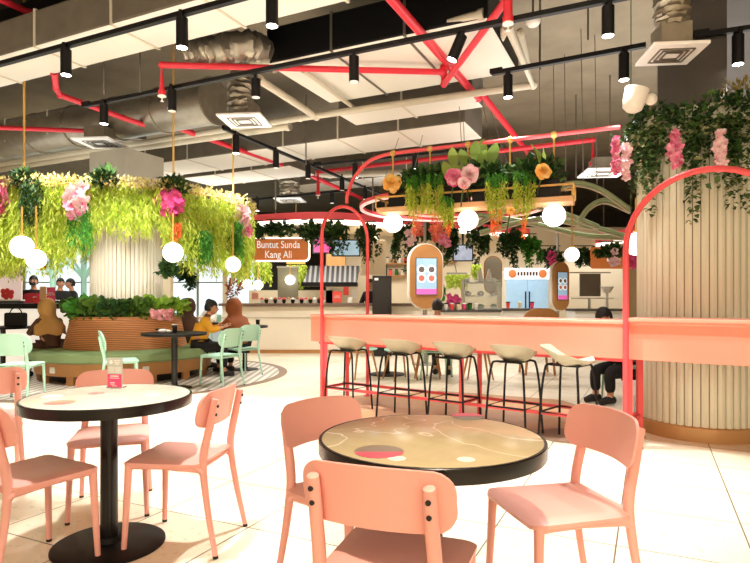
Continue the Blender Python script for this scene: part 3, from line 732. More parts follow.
for px, y0, y1, m in ((83, 205, 250, 'green'), (38, 180, 225, 'ivy'), (228, 222, 262, 'green'), (198, 232, 262, 'green')):
    a = ga(px); q = gp(a, RG + .11, 0); Y = C1.y + q.y; q.z = EYE - (y0 - HOR) * Y / F_PX; L = (y1 - y0) * Y / F_PX
    mb = MB()
    for _ in range(40): fern(mb, q + V((rr(-.12, .12), rr(-.06, .06), rr(-.05, .05))), L * rr(.6, 1), 15, .08, .018)
    mb.build('green_fern', M[m], g)
for px, y0, y1 in ((10, 215, 238), (174, 222, 240)):
    a = ga(px); q = gp(a, RG + .12, 0); Y = C1.y + q.y; q.z = EYE - (y0 - HOR) * Y / F_PX; L = (y1 - y0) * Y / F_PX
    mb = MB()
    for _ in range(16): fern(mb, q + V((rr(-.05, .05), rr(-.03, .03), 0)), L * rr(.6, 1), 12, .06, .014)
    mb.build('orange_fern', M['orange'], g)
for px in (24, 173, 233):
    a = ga(px); MB().tube([gp(a, RG, 2.4), gp(a, RG, 5.3)], .014, 8).build('suspension_rod', M['yellow'], g)
for px, py, Y, lab, r in ((22, 247, 7.35, 'glowing globe under the garland ring, higher of the pair by the menu poster', .14), (36, 259, 7.3, 'glowing globe under the garland ring, lower of the pair by the menu poster', .12), (173, 252.5, 7.9, 'glowing globe lamp hanging beside the slatted planter column', .135), (233, 264.5, 8.8, 'glowing globe at the edge of the garland ring near the orange stall sign', .115)):
    globe(lab, px, py, Y, 2.42, r)

# ------------------------------------------------------------------ planter with bench
bn = thing('ring_bench', 'round bench with sage green cushion around the wooden planter', 'bench', (C1.x, C1.y, 0))
MB().lathe([(.98, .13), (1.33, .13), (1.35, .32), (.98, .32)], n=72).build('bench_base', M['woodpanel'], bn, smooth=40); MB().lathe([(.96, 0), (1.12, 0), (1.12, .13), (.96, .13)], n=64).build('shadow_gap_ring', M['black'], bn, smooth=40)  # black ring below the base stands in for the shadow gap
for k in range(14): a = 2 * PI * k / 14; MB().box((1.27 * math.cos(a), 1.27 * math.sin(a), .065), (.05, .12, .13), a).build('foot', M['woodpanel'], bn)
MB().lathe([(.93, .32), (1.38, .32), (1.42, .35), (1.42, .44), (1.38, .47), (.96, .475)], n=72).build('cushion', M['sage'], bn, smooth=50)
for px in (44, 185):
    a = ga(px) if px < 100 else -.95
    a = -2.0 if px < 100 else -.98
    q = gp(a, 1.345, .22); MB().box(q, (.09, .03, .09), a + PI / 2).build('socket_plate', M['white'], bn, bevel=.005)
pt = thing('wooden_planter', 'tapered round planter of ribbed brown wood behind the green bench', 'planter', (C1.x, C1.y, 0))
prof = []
for i in range(18):
    z = .475 + i * .0272; r0 = .93 - .1 * i / 17; prof += [(r0, z), (r0 + .012, z + .004), (r0 + .012, z + .02), (r0, z + .024)]
MB().lathe(prof, n=72).build('ribbed_wall', M['wood'], pt, smooth=30)
MB().lathe([(.56, .93), (.82, .93), (.84, .975), (.78, .975)], n=72).build('planter_rim', M['woodpanel'], pt, smooth=40)
for i in range(16):
    a = 2 * PI * i / 16 + .15; q = C1 + gp(a, .72, 1.02)
    if math.sin(a) > .45: continue
    px = 375 + F_PX * q.x / q.y
    t = thing('planter_shrub', 'yellow-green leafy shrub at the pink posy end of the round wooden planter' if px > 145 else 'dark green leafy shrub in the round wooden planter', 'plant', q, 0, 'yellow-green planter shrubs' if px > 145 else 'dark green planter shrubs'); mb = MB()
    mtl = 'lettuce' if px > 145 else ('ivy', 'broad', 'green', 'broad')[i % 4]
    for _ in range(70):
        d = rdir(); d.z = abs(d.z) * .7 + .2; petal(mb, V((d.x * .18, d.y * .14, .02 + rr(0, .16))), d, rdir(), rr(.09, .16), rr(.08, .12))
    clump(mb, (0, 0, .06), (.2, .16, .14), 50, .12, .07, .6, .6); clump(mb, (0, 0, -.04), (.2, .16, .08), 60, .06, .05, .6, .3)
    mb.build('foliage', M[mtl], t)
    st = MB()
    for k in range(4): st.tube([(rr(-.04, .04), rr(-.04, .04), -.06), (rr(-.1, .1), rr(-.1, .1), .16)], .008, 6)
    st.build('stem', M['ivy'], t)
q = W(162, 315, 8.95); t = thing('flower_posy', 'posy of pale pink flowers on the planter rim', 'flower', q); mb = MB()
for k in range(26): blossom(mb, (rr(-.14, .14), rr(-.06, .06), rr(-.05, .06)), .05, 6, 2)
mb.build('petals', ramp_mat('dusty_pink_petal', [(236, 150, 160), (246, 190, 190), (220, 120, 140)]), t, smooth=180)
MB().tube([(0, .03, -.06), (0, 0, 0)], .01, 6).build('stem', M['ivy'], t)

# ------------------------------------------------------------------ chairs
def chair_proto(m, label, bh=.18, br=.06, bz=.712):
    t = thing('dining_chair', label, 'chair', group='pink chairs around the two front tables')
    m = M[m]; w, dp = .435, .42
    def seat(x, y, k):
        sag = -.012 * math.exp(-(x / .14) ** 2 - ((y + .02) / .14) ** 2); e = max(0, abs(x) / (w / 2) - .75) / .25; f = max(0, y / (dp / 2) - .8) / .2
        return (x * (1 - .05 * (.5 - y / dp) * 1.2), y, .452 + sag - .012 * e * e - .02 * f * f + k)
    MB().plate(w, dp, .05, .014, seat, 16, 16).build('seat', m, t, smooth=50)
    fr = MB(); s_ = .178
    for sx in (-1, 1):
        fr.tube([(sx * s_, -.19, .415), (sx * .185, 0, .428), (sx * .19, .175, .425)], .016, 8)
    fr.tube([(-.19, .175, .425), (.19, .175, .425)], .014, 8); fr.tube([(-s_, -.18, .42), (s_, -.18, .42)], .014, 8)
    fr.build('seat_frame', m, t, smooth=50)
    for sx in (-1, 1):
        l = MB().tube([(sx * .188, .178, .44), (sx * .191, .181, .36), (sx * .205, .195, .012)], [.0205, .018, .013], 10).build('leg', m, t, smooth=60)
        MB().tube([(sx * .2055, .1955, 0), (sx * .205, .195, .014)], .0135, 10).build('foot_cap', M['foot'], l)
        P = spline([(sx * .202, -.275, .012), (sx * .19, -.232, .22), (sx * .18, -.205, .40), (sx * .172, -.205, .50), (sx * .168, -.235, .64), (sx * .1665, -.257, .745), (sx * .166, -.261, .762)], 6)
        n = len(P); rs = [.013 + .0075 * min(1, i / n * 2.2) - (.0045 * max(0, i / n - .6) / .4) for i in range(n)]; rs[-1] = .009
        l = MB().tube(P, rs, 12).build('rear_leg', m, t, smooth=60)
        MB().tube([(sx * .2022, -.276, 0), (sx * .202, -.275, .014)], .0135, 10).build('foot_cap', M['foot'], l)
        g_ = MB().tube([(sx * .180, -.205, .405), (sx * .181, -.17, .43), (sx * .183, -.1, .43)], [.021, .018, .012], 10); g_.build('brace', m, t, smooth=60)
        for z in (.685, .727):
            yb = -.235 - (z - .64) / .12 * .027 - .0185
            MB().tube([(sx * .167, yb + .006, z), (sx * .167, yb - .003, z)], .0075, 12).build('screw', M['foot'], l, smooth=40)
    def back(x, y, k):
        c = .055 * (1 - (x / .23) ** 2); z = bz + y
        return (x, -.165 - c + k - (y + .1) * .20 - .006, z - .01 * (x / .22) ** 2 * (1 if y > 0 else .4))
    MB().plate(.45, bh, br, .013, back, 18, 12).build('backrest', m, t, smooth=60)
    return t
ch = chair_proto('pink', 'pink plastic chair seen from behind with four screw heads, pushed up to the tan table')
ch.location = (.072, 1.80, 0); ch.rotation_euler.z = facing(.34, .94)
GP = 'pink chairs around the two front tables'
dup(ch, (-.09, 2.44, 0), facing(.707, -.707), 'pink plastic chair turned toward the camera, tucked behind the screw-back chair at the tan table')
c3 = dup(ch, (.715, 2.30, 0), facing(-.97, -.24), 'pink plastic chair with an empty pale seat standing between the tan table and slatted column')
dup(ch, (-1.57, 3.46, 0), facing(.32, -.95), 'pink plastic chair behind the cream table, facing the camera past the promo card')
dup(ch, (-1.015, 3.03, 0), facing(-.985, .13), 'pink plastic chair in side view at the cream table, half of its seat in shadow')
dup(ch, (-1.605, 2.72, 0), facing(.51, .86), 'pink plastic chair cut by the picture edge with its seat under the cream table')
dup(ch, (-2.66, 3.96, 0), facing(-.6, .8), 'pink plastic chair mostly cut off, standing behind the cut-off seat by the mint chair')
mc = chair_proto('mint', 'mint green plastic chair with its back to us, next to the scarfed woman and bench', .27, .12, .70); mc['group'] = 'mint chairs'
mc.location = (-4.4, 7.2, 0); mc.rotation_euler.z = facing(-.1, .99)
dup(mc, (-3.36, 7.68, 0), facing(.9, .42), 'mint green plastic chair in side view right behind the promo card')
dup(mc, (-2.24, 8.4, 0), facing(-.85, .5), 'mint green plastic chair in front, on the striped floor mosaic beside the dark round table')
dup(mc, (-2.2, 9.6, 0), facing(-.75, .66), 'mint green plastic chair in which the rust-scarfed woman sits')

# ------------------------------------------------------------------ tables
def ped_table(label, loc, r, m, zt=.76, rim='blackgloss', rimh=.05, base=.27, foot=True, rz=0):
    t = thing('pedestal_table', label, 'table', loc, rz)
    MB().lathe([(0, zt - .02), (r - .012, zt - .02), (r - .012, zt - .001), (r - .014, zt), (0, zt)], n=72).build('table_top', M[m], t, smooth=30)
    MB().lathe([(r - .013, zt - rimh), (r - .002, zt - rimh), (r, zt - rimh + .004), (r, zt - .003), (r - .003, zt), (r - .012, zt), (r - .013, zt - .02)], n=72, cap=False).build('table_rim', M[rim], t, smooth=30)
    MB().lathe([(0, zt - rimh), (r - .014, zt - rimh), (r - .014, zt - .021), (0, zt - .021)], n=48).build('underside', M['black'], t, smooth=30)
    MB().lathe([(.042, .02), (.042, zt - .05)], n=24).build('pedestal', M['blackgloss'], t, smooth=40)
    MB().lathe([(0, 0), (base, 0), (base, .01), (base - .015, .018), (.06, .024), (.055, .05), (0, .05)], n=56).build('base', M['black'], t, smooth=30)
    return t
T1 = ped_table('round cream marble table with thick black edge holding the promo card', (-1.352, 2.95, 0), .403, 'marble1')
T2 = ped_table('round tan marble table with black edge, empty, among three pink chairs', (.2, 2.07, 0), .4, 'marble2')
def sticker(T, px, py, r, m, half=False):
    q = Zp(px, py, .762); mb = MB(); n = 28
    a0, a1 = (0, 2 * PI)
    pts = [(q.x - T.location.x + r * math.cos(a0 + (a1 - a0) * i / n), q.y - T.location.y + r * math.sin(a0 + (a1 - a0) * i / n)) for i in range(n)]
    if half: pts = [p for i, p in enumerate(pts) if i <= n // 2]
    mb.prism(pts, .7602, .7612); mb.build('sticker', M[m], T)
sticker(T2, 379, 451, .08, 'sticker_grey'); 
def half_sticker(T, px, py, r, m, a0, a1):
    q = Zp(px, py, .762); pts = [(q.x - T.location.x + r * math.cos(a0 + (a1 - a0) * i / 20), q.y - T.location.y + r * math.sin(a0 + (a1 - a0) * i / 20)) for i in range(21)]
    MB().prism(pts, .7612, .7618).build('sticker', M[m], T)
half_sticker(T2, 379, 451, .08, 'sticker_pink', PI + .1, 2 * PI - .1)
sticker(T2, 468, 416, .066, 'sticker_grey'); half_sticker(T2, 468, 416, .066, 'sticker_pink', 0, PI)
sticker(T2, 397, 458, .028, 'white'); sticker(T2, 466, 459, .028, 'white')
M['sticker_faint'] = mat('faded_sticker', (206, 186, 158), .3); M['sticker_rose'] = mat('faded_rose_sticker', (234, 150, 146), .3)
sticker(T1, 60, 402, .07, 'sticker_faint'); half_sticker(T1, 60, 402, .07, 'sticker_rose', PI + .1, 2 * PI - .1); sticker(T1, 52, 396, .05, 'white')
sticker(T1, 96, 393, .04, 'sticker_rose')
q = Zp(115, 388, .762)
t = thing('promo_card', 'small upright promo card, grey above and pink below, on the cream table', 'card', (q.x, q.y, .762), -.2)
MB().box((0, 0, .083), (.09, .006, .165)).build('card_face', M['acrylic'], t, bevel=.001)
MB().box((0, -.0035, .04), (.086, .002, .072)).build('pink_panel', M['pinksign'], t)
cd = MB()
for (x, z, w, h) in ((-.02, .10, .036, .032), (.022, .10, .036, .032)): cd.box((x, -.0035, z), (w, .002, h))
cd.build('white_block', mat('light_card_block', (214, 214, 204), .4), t)
cd = MB()
for (x, z, w, h) in ((0, .066, .05, .005), (0, .055, .06, .003), (-.012, .03, .03, .003), (-.012, .022, .025, .003), (.0, .012, .03, .003)): cd.box((x, -.005, z), (w, .001, h))
cd.build('print_line', M['white'], t)
cd = MB(); cd.ball((-.022, -.004, .142), .011, 12, sc=(1, .1, 1))
for i, z in enumerate((.15, .14, .132)): cd.box((.015, -.004, z), (.04 - i * .008, .001, .004))
cd.build('logo_mark', M['white'], t)
MB().box((0, .012, .004), (.092, .05, .006)).build('stand_foot', M['glass'], t)
ped_table('dark round cafe table in front of the wooden planter bench', (-2.80, 8.1, 0), .44, 'black', .78, 'black', .035, .24)
ped_table('dark round cafe table between the yellow shirt and the rust scarf', (-2.3, 10.25, 0), .4, 'black', .78, 'black', .035, .24)
ped_table('dark cafe table holding a black bag at the picture edge', (-6.35, 9.9, 0), .45, 'black', .78, 'black', .035, .24)
# small things on tables
q = V((-2.95, 8.05, .78)); t = thing('napkin_bundle', 'crumpled white and dark napkins on the dark round table', 'napkin', q); mb = MB(); mb.ball((0, 0, .03), .03, 10, 0, (2.4, 1.4, 1)); mb.ball((.08, .02, .022), .022, 10, 0, (2, 1.3, 1)); mb.build('paper', M['white'], t, smooth=180); MB().ball((-.06, 0, .045), .025, 10, 0, (2, 1, .6)).build('pouch', M['cloth_black'], t, smooth=180)
def cup(label, loc, m='blackgloss', h=.11):
    t = thing('cup', label, 'cup', loc); MB().lathe([(0, 0), (.028, 0), (.038, h), (.034, h), (.026, .01), (0, .01)], n=18).build('cup_body', M[m], t, smooth=40); MB().lathe([(.039, h), (.039, h + .008), (.0, h + .012)], n=18).build('lid', M['white' if m != 'white' else 'black'], t, smooth=40)
cup('dark cup standing on the round cafe table beside the napkins', (-2.78, 8.05, .78)); cup('dark cup in front of the rust-scarfed woman', (-2.05, 10.15, .78)); cup('pale cup between the yellow shirt and rust scarf', (-2.5, 10.2, .78), 'white')
t = thing('handbag', 'black handbag lying on the dark edge table', 'bag', (-6.1, 9.85, .78)); MB().box((0, 0, .12), (.34, .14, .24)).build('bag_body', M['cloth_black'], t, bevel=.03); MB().tube(arc((0, 0, .22), .1, 0, PI, 12), .01, 8).build('bag_handle', M['cloth_black'], t, smooth=50)

# ------------------------------------------------------------------ stools
def stool_proto():
    t = thing('bar_stool', '', 'stool')
    def shell(x, y, k):
        b = max(0, -y) / .2; f = max(0, y - .08) / .12; s = abs(x) / .21; rad = min(1, math.hypot(x, y) / .2)
        return (x * (1 + .04 * b), y * 1.05 - .035 * b * b, (.665 + .07 * rad ** 2.4) + (.10 * b if b < 1 else .10) - .02 * f * f + .04 * s ** 2.5 * (1 - .7 * f) + k)
    MB().plate(.41, .40, .19, .018, shell, 18, 18).build('seat', M['stool'], t, smooth=70)
    for sx in (-1, 1):
        for sy in (-1, 1):
            P = spline([(sx * .05, sy * .13, .68), (sx * .12, sy * .14, .677), (sx * .15, sy * .145, .645), (sx * .175, sy * .165, .45), (sx * .2, sy * .185, .005)], 5)
            MB().tube(P, .0105, 8).build('leg', M['black'], t, smooth=50)
    c = [(sx * .184, sy * .173, .27) for sx, sy in ((-1, -1), (1, -1), (1, 1), (-1, 1))]
    MB().tube(c, .009, 8, closed=True).build('footrest', M['black'], t, smooth=50)
    MB().box((0, 0, .674), (.2, .26, .012)).build('seat_plate', M['black'], t)
    return t
st = stool_proto(); labs = ('stone-coloured bar stool first in the row, beside the narrow coral arch post', 'stone-coloured bar stool, second from the narrow coral arch', 'stone-coloured bar stool in the middle of the row of five', 'stone-coloured bar stool just before the last one by the pink chair back', 'stone-coloured bar stool at the column end, its scooped seat showing')
for i, px in enumerate((355, 408, 460, 519, 573)):
    tt = kt(px); q = KP(tt, -.12); o = st if i == 0 else copy_tree(st)
    o.location = q; o.rotation_euler.z = facing(KN.x, KN.y) + (.05, .05, 0, -.05, -1.7)[i]; o['label'] = labs[i]; o['group'] = 'bar stools along the coral counter'

# stools / chairs glimpsed beyond the counter
def wood_chair(label, loc, rz):
    t = thing('side_chair', label, 'chair', loc, rz)
    MB().plate(.42, .42, .1, .015, lambda x, y, k: (x, y, .45 + k + .5 * x * x), 10, 10).build('seat', M['mint'], t, smooth=60)
    for sx in (-1, 1):
        for sy in (-1, 1): MB().tube([(sx * .12, sy * .12, .445), (sx * .2, sy * .2, 0)], [.018, .012], 8).build('leg', M['woodpanel'], t, smooth=40)
    MB().plate(.42, .3, .1, .015, lambda x, y, k: (x, -.2 - .12 * (1 - (x / .3) ** 2) + k - .15 * y, .66 + y), 10, 8).build('backrest', M['mint'], t, smooth=60)
    return t
for px, Y, rz, lab in ((362, 9.2, .4, 'wooden-legged chair beyond the counter seen between the first two stools'), (400, 9.0, 2.0, 'wooden-legged chair beyond the counter behind the second stool'), (428, 9.3, 3.0, 'wooden-legged chair beyond the counter behind the third stool'), (478, 8.8, 1.2, 'wooden-legged chair beyond the counter between the third and fourth stools')):
    wood_chair(lab, ((px - 375) / F_PX * Y, Y, 0), rz)
ped_table('black-based table beyond the counter seen below its fascia', (.2, 9.6, 0), .4, 'black', .74, 'black', .035, .3)

# ------------------------------------------------------------------ stalls
Y1 = 13.4
# white front counter of the first stall
t = thing('stall_counter', 'cream panelled stall counter under the orange sign', 'counter', (-1.1, Y1, 0))
xl, xr = (222 - 375) / F_PX * Y1 + 1.1, 3.0
MB().box(((xl + xr) / 2, .35, .55), (xr - xl, .7, 1.06)).build('counter_body', M['creamlit'], t, bevel=.01)
MB().box(((xl + xr) / 2, .3, 1.12), (xr - xl + .1, .85, .06)).build('stone_top', mat('speckled_stone', (150, 120, 100), .4, noise=.4, scale=60), t)
MB().box(((xl + xr) / 2, -.012, .82), (xr - xl, .02, .012)).build('panel_seam', M['conduit'], t)
MB().box(((xl + xr) / 2, .0, .04), (xr - xl, .04, .08)).build('kickboard', M['woodpanel'], t)
struct(MB().box(((224 - 375) / F_PX * Y1, Y1 + .1, 1.6), (.1, .1, 3.2)), 'pillar_stall', M['cream'])
# walls behind the stall
struct(MB().box((2.9, 16.6, 1.65), (8.6, .1, 3.3)), 'wall_stall', M['cream'])
struct(MB().box((-2.4, 16.6, .75), (2.4, .1, 1.5)), 'wall_stall_low', M['cream'])
t = thing('glass_partition', 'grey glass partition panel behind the stall counter', 'panel', W(288, 283, 14.2)); MB().box((0, 0, 0), (.5, .03, .75)).build('pane', mat('smoked_glass', (150, 150, 130), .15), t); MB().box((0, 0, .39), (.54, .05, .04)).build('frame', M['steel'], t); MB().box((0, 0, -.55), (.06, .05, .4)).build('support', M['steel'], t)
# canopy
pts = [Zp(x, y, 3.1) for x, y in ((243, 217), (300, 213.5), (345, 214), (404, 219), (479, 225), (530, 230))]
P = spline(pts, 8)
def band(name, P, z0, z1, off, m, parent, th=.06):
    mb = MB(); vs = []; n = len(P)
    for i, p in enumerate(P):
        a = P[max(0, i - 1)]; b = P[min(n - 1, i + 1)]; d = (b - a); d.z = 0; d.normalize(); nn_ = V((-d.y, d.x, 0)) 
        q = V((p.x, p.y, 0)) + nn_ * off
        for dz, dn_ in ((z0, 0), (z1, 0), (z1, th), (z0, th)): vs.append(q + nn_ * dn_ + V((0, 0, dz)))
    fs = []
    for i in range(n - 1):
        for k in range(4): fs.append((i * 4 + k, (i + 1) * 4 + k, (i + 1) * 4 + (k + 1) % 4, i * 4 + (k + 1) % 4))
    fs += [(0, 1, 2, 3), ((n - 1) * 4, (n - 1) * 4 + 3, (n - 1) * 4 + 2, (n - 1) * 4 + 1)]
    mb.add(vs, fs); return mb.build(name, m, parent, smooth=40)
cn = thing('stall_canopy', 'curved red canopy band with white light strip over the food stalls', 'canopy')
M['band'] = mat('canopy_red', (246, 92, 100), .4, noise=.02, emit=.12)  # faint glow added to brighten the red; the band is no lamp
band('red_band', P, 2.98, 3.13, 0, M['band'], cn); band('light_strip', P, 2.87, 2.975, .02, M['led'], cn); band('soffit', P, 2.99, 3.05, .06, M['cream'], cn, 2.4)
for i in (4, 20, 36): MB().tube([P[i] + V((0, .5, .1)), V((P[i].x, P[i].y + .5, 5.3))], .02, 8).build('hanger', M['rod'], cn)
pts = [Zp(x, y, 2.9) for x, y in ((530, 250.5), (560, 246), (600, 240.5), (640, 234))]
P2 = spline(pts, 6); cn2 = thing('stall_canopy', 'straight red canopy band behind the small far globe lamp', 'canopy')
band('red_band', P2, 2.84, 3.1, 0, M['band'], cn2); band('light_strip', P2, 2.74, 2.835, .02, M['led'], cn2); band('soffit', P2, 2.86, 2.95, .06, M['darkwall'], cn2, 2.4)
for i in (3, 12): MB().tube([P2[i] + V((.3, .5, .1)), V((P2[i].x + .3, P2[i].y + .5, 5.3))], .02, 8).build('hanger', M['rod'], cn2)
# orange sign
q = W(278.5, 249.5, 12.9)
sg = thing('stall_sign', 'orange wooden stall sign with white lettering reading Buntut Sunda Kang Ali', 'sign', q)
def stad(w, h, r, n=8):
    o = []
    for cx, cz, a0 in ((w / 2 - r, h / 2 - r, 0), (-w / 2 + r, h / 2 - r, PI / 2), (-w / 2 + r, -h / 2 + r, PI), (w / 2 - r, -h / 2 + r, 1.5 * PI)):
        o += [(cx + r * math.cos(a0 + PI / 2 * i / n), cz + r * math.sin(a0 + PI / 2 * i / n)) for i in range(n + 1)]
    return o
def upright(name, poly, y0, y1, m, parent):
    mb = MB(); mb.prism(poly, 0, 1); mb.v = [(x, y0 + (y1 - y0) * z, y) for x, y, z in mb.v]; return mb.build(name, m, parent)
upright('light_halo', stad(1.4, .54, .12), .06, .03, M['led'], sg); upright('sign_board', stad(1.33, .47, .1), .03, -.02, M['signwood'], sg)
for tx_, z_ in (('Buntut Sunda', .1), ('Kang Ali', -.12)): text(tx_, .23, (0, -.025, z_), M['screenwhite'], sg).scale.x = .78
MB().box((0, .1, .38), (1.1, .04, .2)).build('hanging_bracket', M['cream'], sg)
# screens and stall fittings
def tv(label, px, py, w, h, Y, rz=0, m='tvpic'):
    t = thing('wall_screen', label, 'screen', W(px, py, Y), rz); MB().box((0, 0, 0), (w, .06, h)).build('casing', M['blackgloss'], t, bevel=.01); MB().box((0, -.032, 0), (w - .06, .006, h - .06)).build('display', M[m], t); MB().tube([(0, .03, 0), (0, .1, .1), (0, .1, .75)], .03, 8).build('mount', M['black'], t)
tv('lit menu screen under ivy inside the narrow coral arch', 346, 248, .68, .40, 13.6, 0, 'screen'); tv('lit pink and blue menu screen just past the orange sign', 324, 245, .55, .42, 13.9, 0, 'screenpink'); tv('tilted dark screen beyond the pill-shaped menu board', 463, 253, .5, .42, 14.3, -.1); 
t = thing('kitchen_hood', 'dark ribbed kitchen extractor hood behind the stall counter', 'hood', W(328, 275, 15.4))
mb = MB(); mb.add([(-.62, -.3, -.2), (.75, -.3, -.2), (.75, .5, -.2), (-.62, .5, -.2), (-.5, .1, .25), (.85, .1, .25), (.85, .5, .25), (-.5, .5, .25)], [(0, 1, 5, 4), (1, 2, 6, 5), (2, 3, 7, 6), (3, 0, 4, 7), (4, 5, 6, 7), (0, 3, 2, 1)]); mb.build('hood_filter', M['hood'], t)
MB().box((.06, .1, -.25), (1.45, .9, .1)).build('hood_lip', M['black'], t); MB().box((.2, .3, .7), (.5, .4, .9)).build('flue', M['woodpanel'], t)
t = thing('steel_worktop', 'steel kitchen worktop under the extractor hood', 'worktop', W(330, 300, 15.4)); t.location.z = 0; MB().box((.1, .2, .92), (1.8, .7, .05)).build('worktop_surface', M['steel'], t); MB().box((.1, .2, .45), (1.7, .6, .88)).build('cabinet_body', M['steel'], t)
t = thing('wall_cupboard', 'cream cupboard block hanging beside the black fridge', 'cupboard', W(373, 257, 14.0)); MB().box((0, .3, 0), (.62, .5, .85)).build('cupboard_body', M['cream'], t, bevel=.01)
for s in (-1, 1): MB().box((s * .15, .04, 0), (.28, .02, .8)).build('cupboard_door', M['cream'], t, bevel=.005)
MB().box((0, .4, .75), (.2, .2, .66)).build('support', M['cream'], t)
t = thing('display_fridge', 'tall black fridge behind the counter inside the narrow arch side', 'fridge', W(382, 300, 12.6)); t.location.z = 0; MB().box((0, .3, .88), (.42, .6, 1.76)).build('fridge_body', M['blackgloss'], t, bevel=.015); MB().box((0, -.01, .88), (.40, .03, 1.68)).build('fridge_door', M['blackgloss'], t, bevel=.01); MB().box((.15, -.035, 1.0), (.02, .02, .4)).build('handle', M['black'], t); MB().box((-.12, -.03, 1.68), (.08, .01, .05)).build('badge', M['white'], t)
# bowls and cups on the stall counter
for i in range(15):
    px = 262 + i * 4.4; q = W(px, 303, 13.5); q.z = 1.15
    m = ('ember', 'woodpanel', 'white', 'cloth_rust', 'sticker_pink')[i % 5]
    t = thing('food_bowl', 'small bowl in the row of sample dishes on the stall counter', 'bowl', q, 0, 'sample dishes on the stall counter')
    MB().lathe([(0, 0), (.03, 0), (.045, .04), (.05, .09), (.045, .09), (.03, .03), (0, .03)], n=14).build('bowl', M['black' if i % 2 else 'white'], t, smooth=40); MB().ball((0, 0, .08), .046, 10, 0, (1, 1, 1.3)).build('food', M[m], t, smooth=180)
def promo(label, px, py, Y, w, h, m, txt=None, name='promo_sign'):
    q = W(px, py, Y); t = thing(name, label, 'sign', q); MB().box((0, 0, 0), (w, .015, h)).build('card_face', M[m], t); MB().box((0, .05, -h / 2 + .01), (w * .8, .1, .02)).build('stand_foot', M['white'], t)
    if txt: text(txt, h * .34, (0, -.01, 0), M['white'], t, ext=.002)
    return t
promo('red promo sign with white lettering on the stall counter', 337, 297, 13.4, .21, .26, 'redsign', '50%'); promo('small framed red card, upper one beside the red promo sign', 346, 291, 13.7, .13, .2, 'redsign'); promo('small framed white card near the end of the stall counter', 354, 294, 13.6, .12, .2, 'white'); promo('small pale pink notice at the end of the sample dishes', 255, 296, 13.6, .16, .16, 'pinkpale'); promo('tiny white notice in front of the framed cards', 350, 300, 13.3, .1, .12, 'white')
t = thing('figurine_plant', 'rust-coloured potted plant on the stall counter corner', 'plant', W(234, 303, 13.5)); t.location.z = 1.15; mb = MB(); clump(mb, (0, 0, .35), (.18, .1, .26), 120, .1, .05); mb.build('foliage', ramp_mat('rust_leaf', [(150, 80, 50), (190, 110, 70), (110, 70, 50)]), t); MB().lathe([(0, 0), (.08, 0), (.1, .14), (0, .14)], n=16).build('pot', M['white'], t, smooth=40)
# lime plants seen behind stall
for px, py, lab, w_ in ((252, 272, 'hanging lime plants behind the stall counter under the orange sign', 1.0), (296, 275, 'lime plants seen beyond the grey glass partition', .5)):
    t = thing('hanging_fern', lab, 'plant', W(px, py, 15.5)); mb = MB()
    for k in range(60): fern(mb, (rr(-w_ / 2, w_ / 2), rr(-.1, .1), .3), rr(.3, .7), 9, .12, .04)
    mb.build('fronds', M['lime'], t); MB().bar((-w_ / 2, 0, .32), (w_ / 2, 0, .32), .05).build('hanging_bar', M['yellow'], t); MB().bar((0, 0, .32), (0, 0, 1.9), .02).build('hanger', M['yellow'], t)
for px, py, lab in ((247, 284, 'small globe built as a lamp reflection behind the stall counter, nearer the stall post'), (258, 285, 'small globe built as a lamp reflection behind the stall counter beside the partition'), (290, 280, 'small globe built as a lamp reflection in the grey partition')):
    globe(lab, px, py, 14.05 if px > 280 else 15.0, 2.3, .12)  # solid globes put where the glass only mirrors the lamps

# pill menu board
def pill(label, px, py, Y, w, h, rz, foot=True, tiles=True):
    t = thing('menu_board', label, 'menu board', W(px, py, Y), rz)
    upright('board', stad(w, h, w / 2 - .001, 14), .04, -.03, M['woodpanel'], t); upright('backing', stad(w * 1.12, h * 1.04, w * .56 - .001, 14), .1, .041, M['white'], t)
    sw, sh = w * .62, h * .56; MB().box((0, -.035, 0), (sw + .02, .02, sh + .02)).build('screen_bezel', M['blackgloss'], t); s = MB().box((0, -.048, 0), (sw, .01, sh)).build('display', M['screen'], t)
    if tiles:
        for x in (-1, 1):
            for z in (-.02, .22):
                mb = MB(); mb.tube([(x * sw * .25, -.053, sh * z - .02), (x * sw * .25, -.056, sh * z - .02)], sw * .23, 20); mb.build('dish_picture', M['screenwhite'], s); 
                mb = MB(); mb.tube([(x * sw * .25, -.0565, sh * z - .02), (x * sw * .25, -.058, sh * z - .02)], sw * .15, 16); mb.build('dish_picture', M['coralbloom'] if z < 0 else M['cloth_grey'], s)
    MB().box((0, -.054, -sh * .42), (sw, .004, sh * .15)).build('pink_strip', M['screenpink'], s)
    MB().tube([(0, .1, -h * .5), (0, .1, -t.location.z + .02)], .04, 10).build('post', M['steel'], t); MB().lathe([(0, -t.location.z), (.25, -t.location.z), (.25, -t.location.z + .02), (0, -t.location.z + .02)], (0, .1, 0), 24).build('base', M['steel'], t)
    MB().tube([(0, .1, h * .5), (0, .1, h * .5 + 1.1)], .03, 8).build('upper_post', M['steel'], t)
pill('pill-shaped wooden menu board with a lit screen of four dishes behind the counter', 426, 276.5, 11, .62, 1.22, .12)
pill('narrow pill-shaped menu board further along by the small far globe', 561, 286, 13.2, .46, 1.1, .5, tiles=True)
